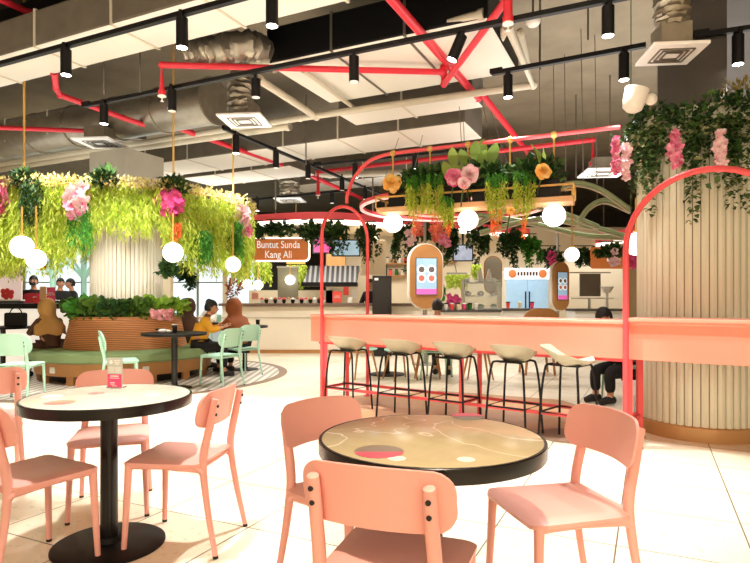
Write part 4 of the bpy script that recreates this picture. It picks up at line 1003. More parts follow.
# second stall fittings
Y2 = 14.8
def cabinet(label, x0, x1, y, zt, m='white', dark=True):
    t = thing('service_counter', label, 'counter', ((x0 + x1) / 2, y, 0)); w = x1 - x0
    MB().box((0, .3, zt / 2), (w, .6, zt - .04)).build('counter_body', M[m], t, bevel=.01); MB().box((0, .28, zt), (w + .04, .7, .05)).build('counter_top', M['concrete' if dark else 'white'], t)
def X(px, Y): return (px - 375) / F_PX * Y
cabinet('white service counter beyond the pill-shaped menu board', X(442, 13), X(500, 13), 13.0, .98); cabinet('white service counter in front of the bright blue fridge', X(503, 13.6), X(548, 13.6), 13.6, 1.0); cabinet('white service counter before the orange edge sign', X(575, 13.2), X(626, 13.2), 13.2, 1.0)
t = thing('glass_display', 'glass food display with shelves of bowls on the white service counter', 'display case', (X(482, 13.3), 13.3, 1.0))
gx = .42
for z in (.02, .32, .62): MB().box((0, .1, z), (2 * gx, .4, .02)).build('shelf', M['white'], t)
MB().box((0, -.11, .35), (2 * gx, .01, .7)).build('glass_pane', M['glass'], t)
for s in (-1, 1): MB().box((s * gx, .1, .35), (.02, .42, .7)).build('side_post', M['steel'], t)
for i in range(9):
    z = (.03, .33, .63)[i % 3]; q = V((X(482, 13.3) - .32 + (i // 3) * .3, 13.36, 1.0 + z)); tt = thing('serving_bowl', 'small serving bowl on a shelf of the glass food display', 'bowl', q, 0, 'serving bowls in the glass display')
    MB().lathe([(0, 0), (.05, 0), (.1, .07), (.09, .07), (.04, .015), (0, .015)], n=16).build('bowl', M['white'], tt, smooth=40); MB().ball((0, 0, .06), .07, 10, 0, (1, 1, .7)).build('food', M[('green', 'peach', 'white')[i % 3]], tt, smooth=180)
t = thing('arched_mirror', 'grey arched mirror panel beside the glass food display', 'mirror', W(493, 275, 14.5)); upright('mirror_face', stad(.4, .9, .199, 12), 0, -.02, mat('grey_mirror', (170, 160, 140), .15), t); upright('mirror_frame', stad(.46, .96, .229, 12), .03, 0, M['woodpanel'], t); MB().box((0, .1, 0), (.06, .2, .06)).build('wall_mount', M['steel'], t)
t = thing('drinks_fridge', 'bright bluish drinks fridge with an orange and white header', 'fridge', (X(527, 15.4), 15.4, 0)); MB().box((0, .35, 1.0), (1.15, .7, 2.0)).build('fridge_body', M['white'], t, bevel=.02)
for s in (-1, 1): d_ = MB().box((s * .28, -.02, 1.15), (.54, .04, 1.3)).build('fridge_door', M['screen'], t); MB().box((s * .05, -.05, 1.2), (.03, .03, .5)).build('handle', M['black'], d_)
MB().box((0, -.02, 1.92), (1.2, .06, .3)).build('header', M['screenwhite'], t)
for s in (-1, 1): MB().ball((s * .4, -.06, 1.92), .11, 16, 0, (1, .1, 1)).build('orange_emblem', M['signwood'], t, smooth=180)
hb = MB()
for i in range(7): hb.box((-.24 + i * .08, -.055, 1.92), (.05, .01, .1))
hb.build('header_print', M['shirt_brown'], t)
q = W(612, 258, 13.0); sg = thing('stall_sign', 'orange stall sign with white letters half hidden behind the coral post', 'sign', q, .12); upright('sign_board', stad(1.0, .48, .06), .03, -.02, M['signwood'], sg); text('Ed', .26, (-.02, -.03, 0), M['screenwhite'], sg); MB().tube([(0, .0, .2), (0, .0, .55)], .02, 8).build('hanging_bracket', M['steel'], sg)
struct(MB().box((8.6, 17.5, 1.6), (4.2, .1, 3.2)), 'wall_side_stall', mat('tan_wall', (214, 180, 132), .6))
t = thing('kitchen_window', 'dark grey kitchen hatch between the narrow menu board and orange sign', 'hatch', W(590, 285, 14.0)); MB().box((0, 0, 0), (.5, .04, .55)).build('hatch_panel', mat('grey_panel', (110, 100, 84), .4), t); MB().box((0, -.01, -.32), (1.0, .3, .03)).build('hatch_shelf', M['white'], t); MB().box((0, .02, .3), (1.0, .06, .03)).build('hatch_rail', M['steel'], t); MB().tube([(0, .05, -.3), (0, .05, -1.2)], .03, 8).build('support', M['steel'], t)
t = thing('mixing_bowl', 'white mixing bowl stand on the hatch shelf', 'bowl', W(607, 290, 13.6)); MB().lathe([(0, -.06), (.08, -.06), (.16, .08), (.15, .08), (0, -.04)], n=20).build('bowl', M['white'], t, smooth=40); MB().tube([(0, 0, -.05), (0, 0, -.46)], .03, 10).build('stand', M['white'], t)
globe('small far globe lamp hanging in front of the narrow menu board', 572, 254.5, 8.6, 2.9, .106)
globe('globe lamp peeking out between the coral post and the slatted column', 636, 244, 6.6, 2.4, .13)
# more goods in the stalls
for px, py, Y, w_, m, lab in ((457, 278, 15.8, .55, 'lime', 'strip of lime plants along the wall below the tilted dark screen'), (476, 268, 15.2, .2, 'lime', 'yellow-green plant hanging just before the arched mirror'), (440, 290, 15.9, .25, 'green', 'green plant low on the wall beyond the pill-shaped menu board')):
    t = thing('hanging_fern', lab, 'plant', W(px, py, Y)); mb = MB()
    for k in range(int(40 + w_ * 60)): fern(mb, (rr(-w_ / 2, w_ / 2), rr(-.08, .08), .12), rr(.15, .4), 7, .1, .035)
    mb.build('fronds', M[m], t); MB().bar((-w_ / 2, .05, .13), (w_ / 2, .05, .13), .04).build('hanging_bar', M['steel'], t); MB().bar((0, .05, .13), (0, .6, .5), .02).build('hanger', M['steel'], t)
t = thing('flower_posy', 'deep pink flower posy on the white service counter beside the menu board', 'flower', W(452, 301, 13.2)); mb = MB()
for k in range(24): blossom(mb, (rr(-.16, .16), rr(-.08, .08), rr(-.08, .12)), .07, 6, 2)
mb.build('petals', M['orchidmag'], t); MB().lathe([(0, -.24), (.07, -.24), (.09, -.06), (0, -.06)], n=16).build('pot', M['white'], t, smooth=40)
def shelf_unit(label, px, py, Y, w, jars, lab2, grp):
    t = thing('wall_shelf', label, 'shelf', W(px, py, Y)); c = W(px, py, Y)
    for z in (0, .34): MB().box((0, 0, z), (w, .24, .03)).build('shelf_board', M['woodpanel'], t)
    for sx in (-1, 1): MB().box((sx * w * .46, .08, .17), (.03, .1, .38)).build('bracket', M['black'], t)
    for k in range(jars):
        z = .016 if k % 2 else .356; q = c + V((-w * .42 + w * .84 * k / max(1, jars - 1), -.02, z)); tt = thing('storage_jar', lab2, 'jar', q, 0, grp)
        MB().lathe([(0, 0), (.045, 0), (.05, .02), (.05, .12), (.035, .15), (0, .15)], n=14).build('jar_body', M[('cream', 'redsign', 'woodpanel', 'green', 'white')[k % 5]], tt, smooth=40); MB().lathe([(.038, .15), (.038, .18), (0, .18)], n=14).build('lid', M['black'], tt, smooth=40)
shelf_unit('wooden wall shelf of jars behind the stall counter beside the black fridge', 398, 276, 16.4, .7, 8, 'jar on the wooden wall shelf behind the black fridge', 'jars on the shelf by the fridge')
shelf_unit('wooden wall shelf of jars beyond the pill-shaped menu board', 446, 262, 16.4, .6, 8, 'jar on the wooden wall shelf past the menu board', 'jars on the shelf past the menu board')
shelf_unit('wooden wall shelf of jars between the blue fridge and narrow menu board', 586, 300, 17.0, .9, 8, 'jar on the wooden wall shelf under the dark hatch', 'jars on the shelf under the hatch')
for i in range(9):
    px = 446 + i * 6 if i < 6 else 508 + (i - 6) * 12; Y = 13.05 if i < 6 else 13.65; q = W(px, 305, Y); q.z = 1.005 if i < 6 else 1.03
    t = thing('paper_cup', 'paper cup or tub standing on the white service counters', 'cup', q, 0, 'cups on the white service counters')
    MB().lathe([(0, 0), (.035, 0), (.05, .13), (0, .13)], n=14).build('cup_body', M[('white', 'redsign', 'cream', 'pinksign', 'green')[i % 5]], t, smooth=40); MB().lathe([(.053, .13), (.053, .145), (.03, .16), (0, .16)], n=14).build('lid', M['white' if i % 2 else 'black'], t, smooth=40)
for px, lab in ((480, 'white cone of stacked cups on the glass display, nearer the menu board'), (489, 'second white cone of stacked cups on the glass display')):
    t = thing('cup_tower', lab, 'cups', W(px, 284, 13.35)); t.location.z = 1.63; MB().lathe([(.09, 0), (.07, .1), (.05, .2), (.02, .3), (0, .31)], n=16).build('cup_pile', M['white'], t, smooth=40); MB().lathe([(.11, 0), (.11, .012), (0, .012)], n=16).build('tray', M['steel'], t)
# pink LED rings
ctr = W(452, 206, 9.4)
for r, lab in ((1.5, 'wide pink pendant light ring behind the hanging planter'), (.98, 'small inner pink pendant light ring behind the hanging planter')):
    t = thing('light_ring', lab, 'pendant lamp', (ctr.x + (0 if r > 1.2 else .1), ctr.y, ctr.z)); mb = MB(); mb.lathe([(r - .05, .02), (r, .02), (r, -.03), (r - .05, -.03), (r - .05, .02)], n=72, cap=False); mb.build('ring_housing', M['rail'], t, smooth=40); mb = MB(); mb.lathe([(r - .055, -.031), (r - .005, -.031), (r - .01, -.06), (r - .05, -.06), (r - .055, -.031)], n=72, cap=False); mb.build('ring_diffuser', M['pinkled'], t, smooth=40)
    for k in range(3): a = 2 * PI * k / 3 + .5; MB().tube([(r * math.cos(a), r * math.sin(a), .04), (r * .3 * math.cos(a), r * .3 * math.sin(a), 2.5)], .005, 6).build('suspension_cable', M['rod'], t)
# sage arches
GA = [((480, 232), (540, 218), (590, 226), (628, 236)), ((470, 226), (520, 205), (560, 212), (598, 226)), ((548, 196), (570, 183), (598, 188), (630, 209)), ((578, 222), (590, 206), (606, 200), (630, 210)), ((478, 214), (530, 222), (580, 234), (628, 237))]
for i, g4 in enumerate(GA):
    Y = (9.5, 9.3, 8.6, 8.8, 9.8)[i]; P = spline([W(x, y, Y) for x, y in g4], 10)
    t = thing('arched_rib', 'sage green arched metal beam ' + ('lowest, running long above the straight red canopy', 'looping behind the last globe lamp', 'tallest, curving down to the column ivy', 'small, nested under the tallest arch', 'flat, crossing behind the globe lamps')[i], 'beam')
    MB().tube(P, .06, 8, flat=.5).build('arch_rib', M['greenarch'], t, smooth=60); MB().tube([p - V((0, 0, .05)) for p in P], .018, 6).build('edge_light', M['conduit'], t, smooth=60)
    MB().tube([P[15], V((P[15].x, P[15].y + .1, 5.3))], .006, 6).build('suspension_cable', M['rod'], t)

# ivy hanging from the canopies
def ivy(label, px, y0, y1, hw, Y, m='ivy', flowers=None):
    t = thing('hanging_ivy', label, 'ivy', W(px, y0, Y)); mb = MB(); wd = hw * Y / F_PX; L = (y1 - y0) * Y / F_PX
    clump(mb, (0, 0, -.12), (wd, .2, .12), int(50 + wd * 120), .13, .11)
    n = max(7, int(wd / .028))
    for i in range(n):
        x = rr(-wd, wd); vine(mb, (x, rr(-.12, .12), -.05), L * rr(.45, 1.0) * (1 - .35 * abs(x) / wd), int(L / .035) + 3, .13, .12)
    mb.build('foliage', M[m], t)
    MB().tube([(-wd, .05, .1), (wd, .05, .1)], .012, 6).build('stem', M['ivy'], t)
    if flowers:
        fm = MB()
        for (dx, dz) in flowers[1]:
            for k in range(7): blossom(fm, (dx + rr(-.08, .08), -.2, dz + rr(-.14, .14)), .09, 5, 1)
        fm.build('blossom', M[flowers[0]], t)
for a in (('ivy above the orange stall sign nearest the garland', 252, 225, 240, 11, 12.6), ('thin ivy fringe above the middle of the orange sign', 282, 224, 236, 16, 12.6), ('thick ivy falling over the pink screen beside the orange sign', 311, 224, 250, 10, 12.5), ('thick ivy falling inside the narrow coral arch over the menu screen', 334, 224, 262, 10, 12.5), ('ivy clump hanging between arch post and cupboard block', 368, 226, 268, 8, 12.5),
          ('long ivy falling beside the pill-shaped menu board toward the arch', 405, 226, 275, 8, 12.2, 'ivy', ('orchidwhite', [(.1, -.25)])), ('ivy above the pill-shaped menu board with coral blooms', 428, 226, 240, 14, 12.2, 'ivy', ('coralbloom', [(-.2, -.1), (.1, -.2), (.25, -.1)])), ('long ivy just past the pill-shaped menu board with pink blooms', 448, 226, 278, 7, 12.2, 'ivy', ('orchid', [(-.1, -.3)])),
          ('long ivy falling beside the tilted dark screen', 479, 228, 275, 9, 13.0), ('broad ivy curtain hanging before the arched mirror', 513, 232, 268, 11, 13.0), ('bright green ivy strand by the blue fridge', 530, 238, 272, 7, 13.2, 'green'), ('ivy under the straight red canopy with magenta bloom', 551, 250, 275, 10, 13.4, 'ivy', ('orchidmag', [(-.05, -.2)])),
          ('ivy hanging behind the small far globe lamp', 585, 250, 272, 10, 13.2), ('ivy over the orange sign behind the coral post', 611, 246, 262, 12, 12.6, 'ivy', ('orchidwhite', [(0, -.25)])), ('dim ivy strand below the garland by the bright windows', 186, 266, 292, 8, 12, 'ivy'), ('small ivy strand under the planter column globe', 169, 262, 276, 3, 9.2)):
    ivy(*a)
t = thing('orchid_spray', 'magenta orchid behind the coral post beside the column', 'flower', W(632, 257, 7.5)); mb = MB(); orchid_spray(mb, (0, 0, .1), .22, .1, 18, .06); mb.build('petals', M['orchidmag'], t, smooth=180); MB().tube([(0, .03, 3.55), (0, .03, -.05)], .006, 6).build('stem', M['ivy'], t)

# drinks stall at the far edge
YD = 10.8
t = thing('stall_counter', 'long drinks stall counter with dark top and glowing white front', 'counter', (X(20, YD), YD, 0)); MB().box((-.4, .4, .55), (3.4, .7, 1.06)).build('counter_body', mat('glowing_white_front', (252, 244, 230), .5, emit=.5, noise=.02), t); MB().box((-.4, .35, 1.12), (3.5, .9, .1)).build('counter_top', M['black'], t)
t = thing('menu_poster', 'pale pink menu poster with strawberries standing on the drinks counter', 'poster', W(8, 283, 10.95)); MB().box((0, 0, 0), (.53, .03, .66)).build('poster_face', mat('pale_pink_poster', (250, 226, 222), .5, emit=.3), t)
MB().box((0, -.02, .315), (.53, .01, .03)).build('header_strip', M['ember'], t); MB().box((0, -.022, .315), (.25, .01, .024)).build('header_print', M['white'], t); MB().box((0, .05, -.325), (.5, .15, .03)).build('stand_foot', M['white'], t)
sb = MB(); 
for (x, z) in ((-.07, -.23), (.02, -.2), (.07, -.25), (-.02, -.27), (.0, -.15), (-.08, -.16), (.08, -.18)): sb.ball((x, -.02, z), .05, 10, 0, (1, .2, 1.1))
sb.build('strawberry_print', M['ember'], t, smooth=180)
promo('pink promo card with white figures on the drinks counter', 51, 294, 10.7, .15, .25, 'pinksign', '50%'); promo('pale peach card beside the pink promo card', 43, 293, 10.75, .12, .24, 'peach')
cup('red cup on the drinks counter below the peach card', (X(35, 10.7), 10.7, 1.17), 'ember', .11)
t = thing('hanging_ornament', 'small red flower ornament hanging near the mint steel tree', 'ornament', W(43, 267, 14)); mb = MB(); blossom(mb, (0, 0, 0), .1, 6, 2); mb.build('petals', M['ember'], t); MB().tube([(0, .01, .05), (0, .01, 1.2)], .006, 6).build('cord', M['rod'], t)
for px, Y, r, lab in ((53, 17, .08, 'branching mint green steel tree column beside the masked stall worker'), (84, 19.5, .08, 'second branching mint green steel tree column beside the planter column')):
    t = thing('steel_tree', lab, 'column', (X(px, Y), Y, 0)); MB().tube([(0, 0, 0), (0, 0, 2.3), (0, 0, 3.0)], [r, r * 1.05, r * 1.5], 14).build('trunk', M['mintsteel'], t, smooth=50)
    for s, dx in enumerate((-1.5, -.8, .8, 1.5)): MB().tube(spline([(0, 0, 1.9), (dx * .25, 0, 2.3), (dx, 0, 3.1), (dx * 1.5, 0, 3.5)], 6), .045, 8).build('branch', M['mintsteel'], t, smooth=50)

# ------------------------------------------------------------------ people
def skin_mesh(chains, root, sub=2):
    bm = bmesh.new(); sk = bm.verts.layers.skin.verify(); pts = {}
    def vt(p, r):
        k = tuple(round(x, 4) for x in p)
        if k not in pts:
            v = bm.verts.new(p); v[sk].radius = (r, r); pts[k] = v
        return pts[k]
    for ch_ in chains:
        pr = None
        for p, r in ch_:
            v = vt(p, r)
            if pr is not None and pr != v and not bm.edges.get((pr, v)): bm.edges.new((pr, v))
            pr = v
    pts[tuple(round(x, 4) for x in root)][sk].use_root = True
    me = bpy.data.meshes.new('tmp'); bm.to_mesh(me); bm.free()
    o = bpy.data.objects.new('tmp', me); COL.objects.link(o)
    o.modifiers.new('s', 'SKIN').use_smooth_shade = True; m = o.modifiers.new('d', 'SUBSURF'); m.levels = m.render_levels = sub
    bpy.context.view_layer.update()
    out = bpy.data.meshes.new_from_object(o.evaluated_get(bpy.context.evaluated_depsgraph_get()))
    bpy.data.objects.remove(o); return out
def mesh_obj(name, me, m, parent):
    me.name = name; me.materials.clear(); me.materials.append(m); o = bpy.data.objects.new(name, me); COL.objects.link(o); o.parent = parent; me.shade_smooth(); return o
def head_mb(c, yaw=0, pitch=0, s=1.0):
    mb = MB(); Rm = Matrix.Rotation(yaw, 3, 'Z') @ Matrix.Rotation(pitch, 3, 'X'); c = V(c)
    vs = []; fs = []; n, m = 20, 16
    for i in range(m + 1):
        th = PI * i / m; z = -math.cos(th); 
        for j in range(n):
            a = 2 * PI * j / n; x = math.sin(th) * math.cos(a) * .076; y = math.sin(th) * math.sin(a) * .096; zz = z * .118
            if z < -.1: x *= 1 + .32 * (z + .1); y = y * (1 + .1 * (z + .1)) + (.012 if y > 0 else .03 * -z)
            if y > .06 and abs(x) < .016 and -.045 < zz < .02: y += .022 * (1 - abs(x) / .016) * (1 - abs(zz + .02) / .04 if zz < -.02 + .04 else .4)
            if y > .05 and .012 < abs(x) < .045 and .0 < zz < .03: y -= .008
            vs.append(c + Rm @ (V((x, y, zz)) * s))
    for i in range(m):
        for j in range(n): j2 = (j + 1) % n; fs.append((i * n + j, i * n + j2, (i + 1) * n + j2, (i + 1) * n + j))
    mb.add(vs, fs)
    for sx in (-1, 1):
        mb.ball(c + Rm @ (V((sx * .076, -.005, .0)) * s), .026 * s, 10, 0, (.4, .7, 1.2), Rm)       # ear
        mb.ball(c + Rm @ (V((sx * .03, .083, .012)) * s), .011 * s, 8, 1, (1.3, .6, .7), Rm)           # eye
        mb.ball(c + Rm @ (V((sx * .03, .086, .034)) * s), .014 * s, 8, 1, (1.5, .4, .25), Rm)          # brow
    mb.ball(c + Rm @ (V((0, .100, -.018)) * s), .016 * s, 8, 0, (.8, 1, 1.3), Rm)                       # nose
    mb.ball(c + Rm @ (V((0, .092, -.056)) * s), .02 * s, 8, 2, (1.2, .5, .35), Rm)                      # mouth
    return mb, Rm
M['lip'] = mat('lips', (168, 88, 80), .5)
def person(label, loc, rz, sh=.47, top='shirt_yellow', legs='cloth_black', hair='short', scarf=None, headyaw=0, pitch=0, lean=0, handL=None, handR=None, stand=False, apron=None, mask=False, shoes='foot', ts=None):
    t = thing('person', label, 'person', loc, rz)
    if stand: sh = .86
    hz = sh + .08; ly = lean; k_ = ts or (1 if stand else .84)
    pel = (0, 0, hz); sp = (0, -.02 + ly * .35, hz + .2 * k_); chs = (0, ly * .7, hz + .38 * k_); nk = (0, .0 + ly, hz + .50 * k_); nt_ = (0, .015 + ly * 1.1, hz + .50 * k_ + .07); hc = V((0, .04 + ly * 1.25, hz + .50 * k_ + .17))
    shL, shR = (-.165, ly * .85, hz + .44 * k_), (.165, ly * .85, hz + .44 * k_)
    hl = handL or (-.13, .34, sh + .30); hr = handR or (.13, .34, sh + .30)
    def elbow(s, h): m_ = (V(s) + V(h)) / 2; return tuple(m_ + V((math.copysign(.09, s[0]), -.05, -.1)))
    eL, eR = elbow(shL, hl), elbow(shR, hr)
    if stand: kL, kR, aL, aR = (-.1, .02, .46), (.1, .02, .46), (-.1, 0, .08), (.1, 0, .08)
    else: kL, kR, aL, aR = (-.11, .42, sh + .03), (.11, .42, sh + .03), (-.11, .40, .09), (.11, .40, .09)
    tL, tR = (aL[0], aL[1] + .14, .04), (aR[0], aR[1] + .14, .04); hpL, hpR = (-.09, .02, hz - .03), (.09, .02, hz - .03)
    ch_ = [[(pel, .13), (sp, .115), (chs, .12), (nk, .06), (nt_, .05), (tuple(hc - V((0, .01, .06))), .055)],
           [(chs, .12), (shL, .058), (eL, .043), (hl, .028)], [(chs, .12), (shR, .058), (eR, .043), (hr, .028)],
           [(pel, .13), (hpL, .085), (kL, .06), (aL, .04), (tL, .03)], [(pel, .13), (hpR, .085), (kR, .06), (aR, .04), (tR, .03)]]
    me = skin_mesh(ch_, pel)
    bm = bmesh.new(); bm.from_mesh(me); bpy.data.meshes.remove(me)
    mb, Rm = head_mb(hc, headyaw, pitch)
    for h, e in ((hl, eL), (hr, eR)):               # palm and five fingers
        d = (V(h) - V(e)).normalized(); sd = d.cross(V((0, 0, 1))); sd = sd.normalized() if sd.length > .05 else V((1, 0, 0)); dn_ = sd.cross(d); inn = -1 if h[0] > 0 else 1
        mb.tube([V(h) - d * .02, V(h) + d * .03, V(h) + d * .075], [.024, .036, .034], 10, flat=.5)
        for k, Ln in enumerate((.062, .072, .078, .07)):
            b0 = V(h) + d * .07 + sd * (-.027 + .018 * k); mb.tube([b0, b0 + d * Ln * .5, b0 + d * Ln * .85 - V((0, 0, .02))], [.009, .0085, .007], 6)
        b0 = V(h) + d * .02 + sd * inn * .03; mb.tube([b0, b0 + (d + sd * inn) * .028, b0 + d * .06 + sd * inn * .03], [.011, .01, .008], 6)
    tmp = bpy.data.meshes.new('t'); tmp.from_pydata(mb.v, [], mb.f); tmp.polygons.foreach_set('material_index', mb.mi); bm.from_mesh(tmp); bpy.data.meshes.remove(tmp)
    body = bpy.data.meshes.new('body'); bm.to_mesh(body); bm.free()
    for m_ in ('skin', 'hair', 'lip'): body.materials.append(M[m_])
    o = bpy.data.objects.new('body', body); COL.objects.link(o); o.parent = t; body.shade_smooth()
    g_ = .016
    def mixp(a, b, k): return tuple(V(a).lerp(V(b), k))
    wl = 1.0 if scarf else .82
    mesh_obj('top', skin_mesh([[((0, -.01, hz - .04), .175), (sp, .115 + g_ + .012), (chs, .12 + g_), (nk, .07)], [(chs, .12 + g_), (shL, .058 + g_), (eL, .043 + g_), (mixp(eL, hl, wl * .9), .028 + g_)], [(chs, .12 + g_), (shR, .058 + g_), (eR, .043 + g_), (mixp(eR, hr, wl * .9), .028 + g_)]], sp), M[top], t)
    mesh_obj('trousers', skin_mesh([[(pel, .142), (hpL, .1), (kL, .076), (mixp(kL, aL, .9), .06)], [(pel, .142), (hpR, .1), (kR, .076), (mixp(kR, aR, .9), .06)]], pel), M[legs], t)
    for a_ in (aL, aR): MB().tube([(a_[0], a_[1] - .05, .05), (a_[0], a_[1] + .05, .055), (a_[0], a_[1] + .17, .035)], [.045, .05, .035], 10).build('shoe', M[shoes], t, smooth=60)
    hb_ = MB()
    if scarf:
        for i in range(1): pass
        vs = []; n = 24
        prof = [(.0, .155, 0), (.075, .142, -.01), (.115, .09, -.015), (.132, .02, -.012), (.128, -.06, -.01), (.112, -.12, -.01), (.15, -.165, -.01), (.21, -.22, -.01), (.245, -.30, -.02), (.235, -.42, -.03)]
        for k, (r_, z_, y_) in enumerate(prof):
            for j in range(n):
                a = 2 * PI * j / n; x, y = r_ * math.cos(a), r_ * math.sin(a) * (1.15 if k < 6 else .8)
                p_ = V((x, y + y_, z_))
                face_hole = y > 0 and abs(x) < .062 and -.095 < z_ < .09
                if face_hole: p_.y = min(p_.y, .07) * .75
                if k >= 5: p_.y += -.02 - ly * .15 * (k - 4)
                p_ = Rm @ p_ if k < 5 else p_
                if k >= 6: p_ *= 1 + .04 * math.sin(a * 5 + k)
                vs.append(hc + p_)
        hb_.add(vs, [(k * n + j, k * n + (j + 1) % n, (k + 1) * n + (j + 1) % n, (k + 1) * n + j) for k in range(len(prof) - 1) for j in range(n)])
        hb_.build('head_scarf', M[scarf], t, smooth=180)
    else:
        vs = []; fs = []; n, m = 22, 9
        for i in range(m + 1):
            th = i / m * PI * .66
            for j in range(n):
                a = 2 * PI * j / n; fr_ = math.sin(a); th2 = th * (.62 if fr_ > .35 else 1.0 if fr_ < .0 else 1 - .38 * fr_ / .35)
                vs.append(hc + Rm @ V((math.sin(th2) * math.cos(a) * .087, math.sin(th2) * math.sin(a) * .108 - .006, math.cos(th2) * .128 + .004)))
        fs = [(k * n + j, (k + 1) * n + j, (k + 1) * n + (j + 1) % n, k * n + (j + 1) % n) for k in range(m) for j in range(n)]
        hb_.add(vs, fs); hb_.build('hair', M['hair'], t, smooth=180)
    if apron: MB().plate(.3, .62, .06, .012, lambda x, y, k: (x, .155 + k - .6 * x * x + ly * .5, hz + .12 + y), 10, 10).build('apron', M[apron], t, smooth=60)
    if mask: MB().plate(.11, .075, .03, .006, lambda x, y, k: tuple(hc + Rm @ V((x, .112 - 7 * x * x + k, -.045 + y))), 8, 6).build('face_mask', M['mask'], t, smooth=60)
    return t
bc = lambda a, r: V((C1.x + r * math.cos(a), C1.y + r * math.sin(a), 0))
q = bc(-2.45, 1.22); q = V((-5.12, 8.95, 0))
person('woman in mustard head scarf and dark brown robe seated on the bench, seen from behind', (X(50, 9.2), 9.2, 0), facing(-.85, .52), .44, 'shirt_brown', 'shirt_brown', scarf='cloth_tan', headyaw=-.2, lean=.04)
person('man in yellow shirt with short black hair sitting sideways on the bench', (-2.86, 9.35, 0), facing(.85, .25), .44, 'shirt_yellow', 'cloth_black', lean=.14, headyaw=-.1, pitch=-.1, handL=(-.1, .42, .82), handR=(.14, .40, .80))
person('woman in rust head scarf resting her cheek on her hand at the dark table', (-2.27, 9.7, 0), facing(-.75, .66), .44, 'cloth_rust', 'cloth_black', scarf='cloth_rust', lean=.1, handR=(.09, .2, 1.0), handL=(-.12, .36, .82))
person('woman in brown head scarf partly hidden behind the yellow shirt', (X(186, 10.3), 10.3, 0), facing(.5, .6), .45, 'shirt_brown', 'cloth_black', scarf='shirt_brown')
person('standing stall worker in red apron with dark hair and dark face mask', (X(34, 11.9), 11.9, .0), facing(.3, -.95), top='cloth_black', legs='cloth_black', apron='cloth_red', mask=True, stand=True, handL=(-.16, .28, 1.0), handR=(.16, .28, 1.0))
person('person in black clothes standing behind the steel trees by the window', (X(60, 13.2), 13.2, 0), facing(.7, -.7), top='cloth_black', legs='cloth_black', stand=True, handL=(-.2, .15, .95), handR=(.2, .15, .95))
person('second person in black clothes standing next to the planter column', (X(72, 13.6), 13.6, 0), facing(-.7, -.7), top='cloth_black', legs='cloth_black', stand=True, handL=(-.2, .2, .95), handR=(.2, .2, .95))
person('dark-haired person in white sitting far off by the bright windows', (X(210, 15.5), 15.5, 0), facing(-.5, -.8), .46, 'white', 'cloth_black')
person('dark-haired diner in grey whose head shows above the counter beside the menu board', (X(437, 9.2), 9.2, 0), facing(.3, .95), .46, 'cloth_grey', 'cloth_black')
person('person in black seated beyond the counter beside the coral post', (3.1, 7.15, 0), facing(-.8, -.4), .36, 'cloth_black', 'cloth_black', lean=.28, pitch=-.45)
person('small far diner in black seen behind the black fridge edge', (X(371, 13.0), 14.1, 0), facing(-.3, -.95), top='cloth_black', legs='cloth_black', stand=True, handL=(-.2, .2, .95), handR=(.2, .2, .95))
# seats for the diners beyond the counter
def plain_seat(label, loc, rz): 
    c = copy_tree(mc); c.location = loc; c.rotation_euler.z = rz; c['label'] = label; c['group'] = 'seats of the far diners'
plain_seat('mint chair beyond the counter in which the person in black sits', (3.1, 7.15, 0), facing(-.8, -.4))
plain_seat('mint chair beyond the counter under the diner in grey', (X(437, 9.2), 9.2, 0), facing(.3, .95))
plain_seat('mint chair behind the bench under the woman in brown head scarf', (X(186, 10.3), 10.3, 0), facing(.5, .6))
plain_seat('mint chair by the bright windows under the diner in white', (X(210, 15.5), 15.5, 0), facing(-.5, -.8))
# wicker chair back above the counter
t = thing('wicker_chair', 'round-backed brown wicker chair whose top shows above the counter', 'chair', (X(542, 9.4), 9.4, 0)); MB().plate(.62, .5, .24, .04, lambda x, y, k: (x, k + .6 * x * x, .85 + y), 12, 10).build('backrest', M['woodpanel'], t, smooth=60); MB().plate(.5, .5, .1, .05, lambda x, y, k: (x, y + .3, .45 + k)).build('seat', M['woodpanel'], t)
for sx in (-1, 1):
    for sy in (.1, .5): MB().tube([(sx * .2, sy, .44), (sx * .24, sy, 0)], .02, 8).build('leg', M['woodpanel'], t)

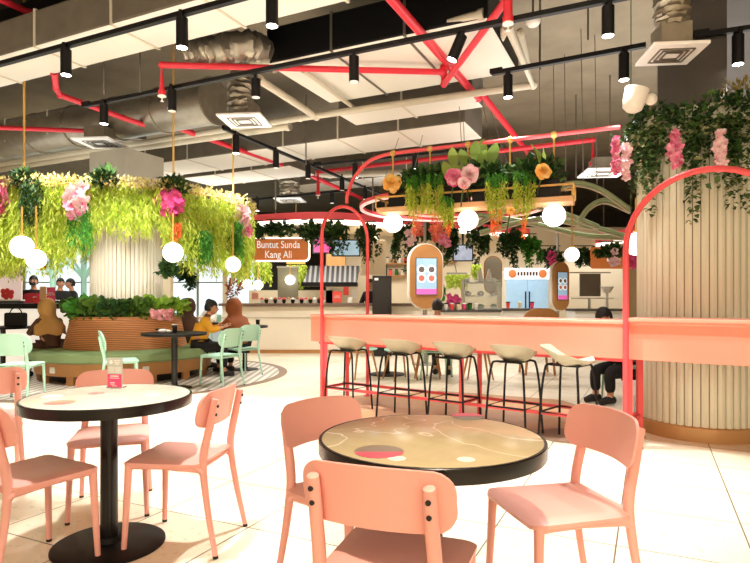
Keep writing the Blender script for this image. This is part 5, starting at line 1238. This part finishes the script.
# ------------------------------------------------------------------ lights
WARM = (1, .80, .58)
def lamp(kind, name, loc, energy, color=(1, .98, .95), size=.1, rot=(0, 0, 0), spot=100, blend=.6, sy=None):
    d = bpy.data.lights.new(name, kind); d.energy = energy; d.color = color
    if kind == 'AREA':
        d.size = size
        if sy: d.shape = 'RECTANGLE'; d.size_y = sy
    else: d.shadow_soft_size = size
    if kind == 'SPOT': d.spot_size = math.radians(spot); d.spot_blend = blend
    o = bpy.data.objects.new(name, d); COL.objects.link(o); o.location = loc; o.rotation_euler = rot; return o
for i, p in enumerate(spots):
    if i in (4, 5, 6, 13, 14, 15, 16, 19): continue
    lamp('SPOT', 'spot_light', p + V((0, 0, -.42)), 60 if i < 12 else 110, size=.06, spot=88 if i < 12 else 110)
for loc, e, c_ in (((-2.6, 5.6, 3.7), 60, 60), ((.3, 5.0, 3.7), 540, 76), ((1.5, 3.6, 3.7), 270, 66), ((2.7, 3.2, 3.7), 165, 72), ((-3.5, 5.5, 3.7), 300, 72), ((-1.5, 5.6, 3.7), 260, 60), ((-1.2, 2.95, 3.7), 380, 28), ((-2.5, 7.0, 3.7), 230, 90), ((-5.6, 7.0, 3.7), 230, 90), ((-4.2, 7.2, 3.7), 190, 100), ((-1.0, 10.5, 3.6), 200, 115), ((3.0, 10.5, 3.6), 200, 115), ((-5.5, 11.5, 3.6), 200, 115)):
    lamp('SPOT', 'spot_light', loc, e, size=.08, spot=c_, blend=.22)  # added spots without fixtures; the strongest follows the lit edge on the floor
for loc, e, sx, sy in (((-1.2, 14.6, 2.9), 70, 3.5, 1.2), ((3.0, 14.8, 2.7), 50, 3.5, 1.2), ((6.3, 15.6, 2.6), 26, 2.5, 1.2), ((-8.0, 14.5, 3.4), 90, 3, 1.2)):
    lamp('AREA', 'stall_light', loc, e, size=sx, sy=sy)
lamp('AREA', 'front_fill', (0, -2.4, 3.4), 135, WARM, size=8, sy=2.5, rot=(math.radians(72), 0, 0))  # unseen fill added behind the camera to brighten camera-facing sides
lamp('SPOT', 'spot_light', (-2.6, 5.4, 2.1), 200, size=.08, spot=34, blend=.6, rot=(math.radians(86), 0, math.radians(20)))  # spot added in mid-air to brighten the pale slatted column
lamp('SPOT', 'spot_light', (.35, 1.2, 3.7), 360, (1, .84, .66), size=.08, spot=46, blend=.5)  # added spot without a fixture, meant to lift the chair at the tan table
# upward fill added in mid-air to brighten the ducts; no fixtures there
for loc, e, sx, sy in (((-2, 5.2, 2.9), 48, 8, 3), ((-4, 9.3, 3.0), 62, 7, 3), ((4.2, 8.5, 3.0), 140, 5, 5), ((-2, 13.8, 3.3), 70, 8, 2)):
    lamp('AREA', 'added_upfill', loc, e, size=sx, sy=sy, rot=(PI, 0, 0))
w = bpy.data.worlds.new('hall_ambient'); SC.world = w; w.use_nodes = True
bg = w.node_tree.nodes['Background']; bg.inputs[0].default_value = (1, .77, .52, 1); bg.inputs[1].default_value = .82

# ------------------------------------------------------------------ camera
cam = bpy.data.cameras.new('camera'); co = bpy.data.objects.new('camera', cam); COL.objects.link(co)
co.location = (0, 0, EYE); co.rotation_euler = (PI / 2, 0, 0); cam.sensor_width = 36; cam.lens = F_PX / 750 * 36; cam.shift_y = (HOR - 281.5) / 750; cam.clip_end = 100
SC.camera = co
SC.view_settings.view_transform = 'Standard'; SC.view_settings.look = 'None'; SC.view_settings.exposure = .38
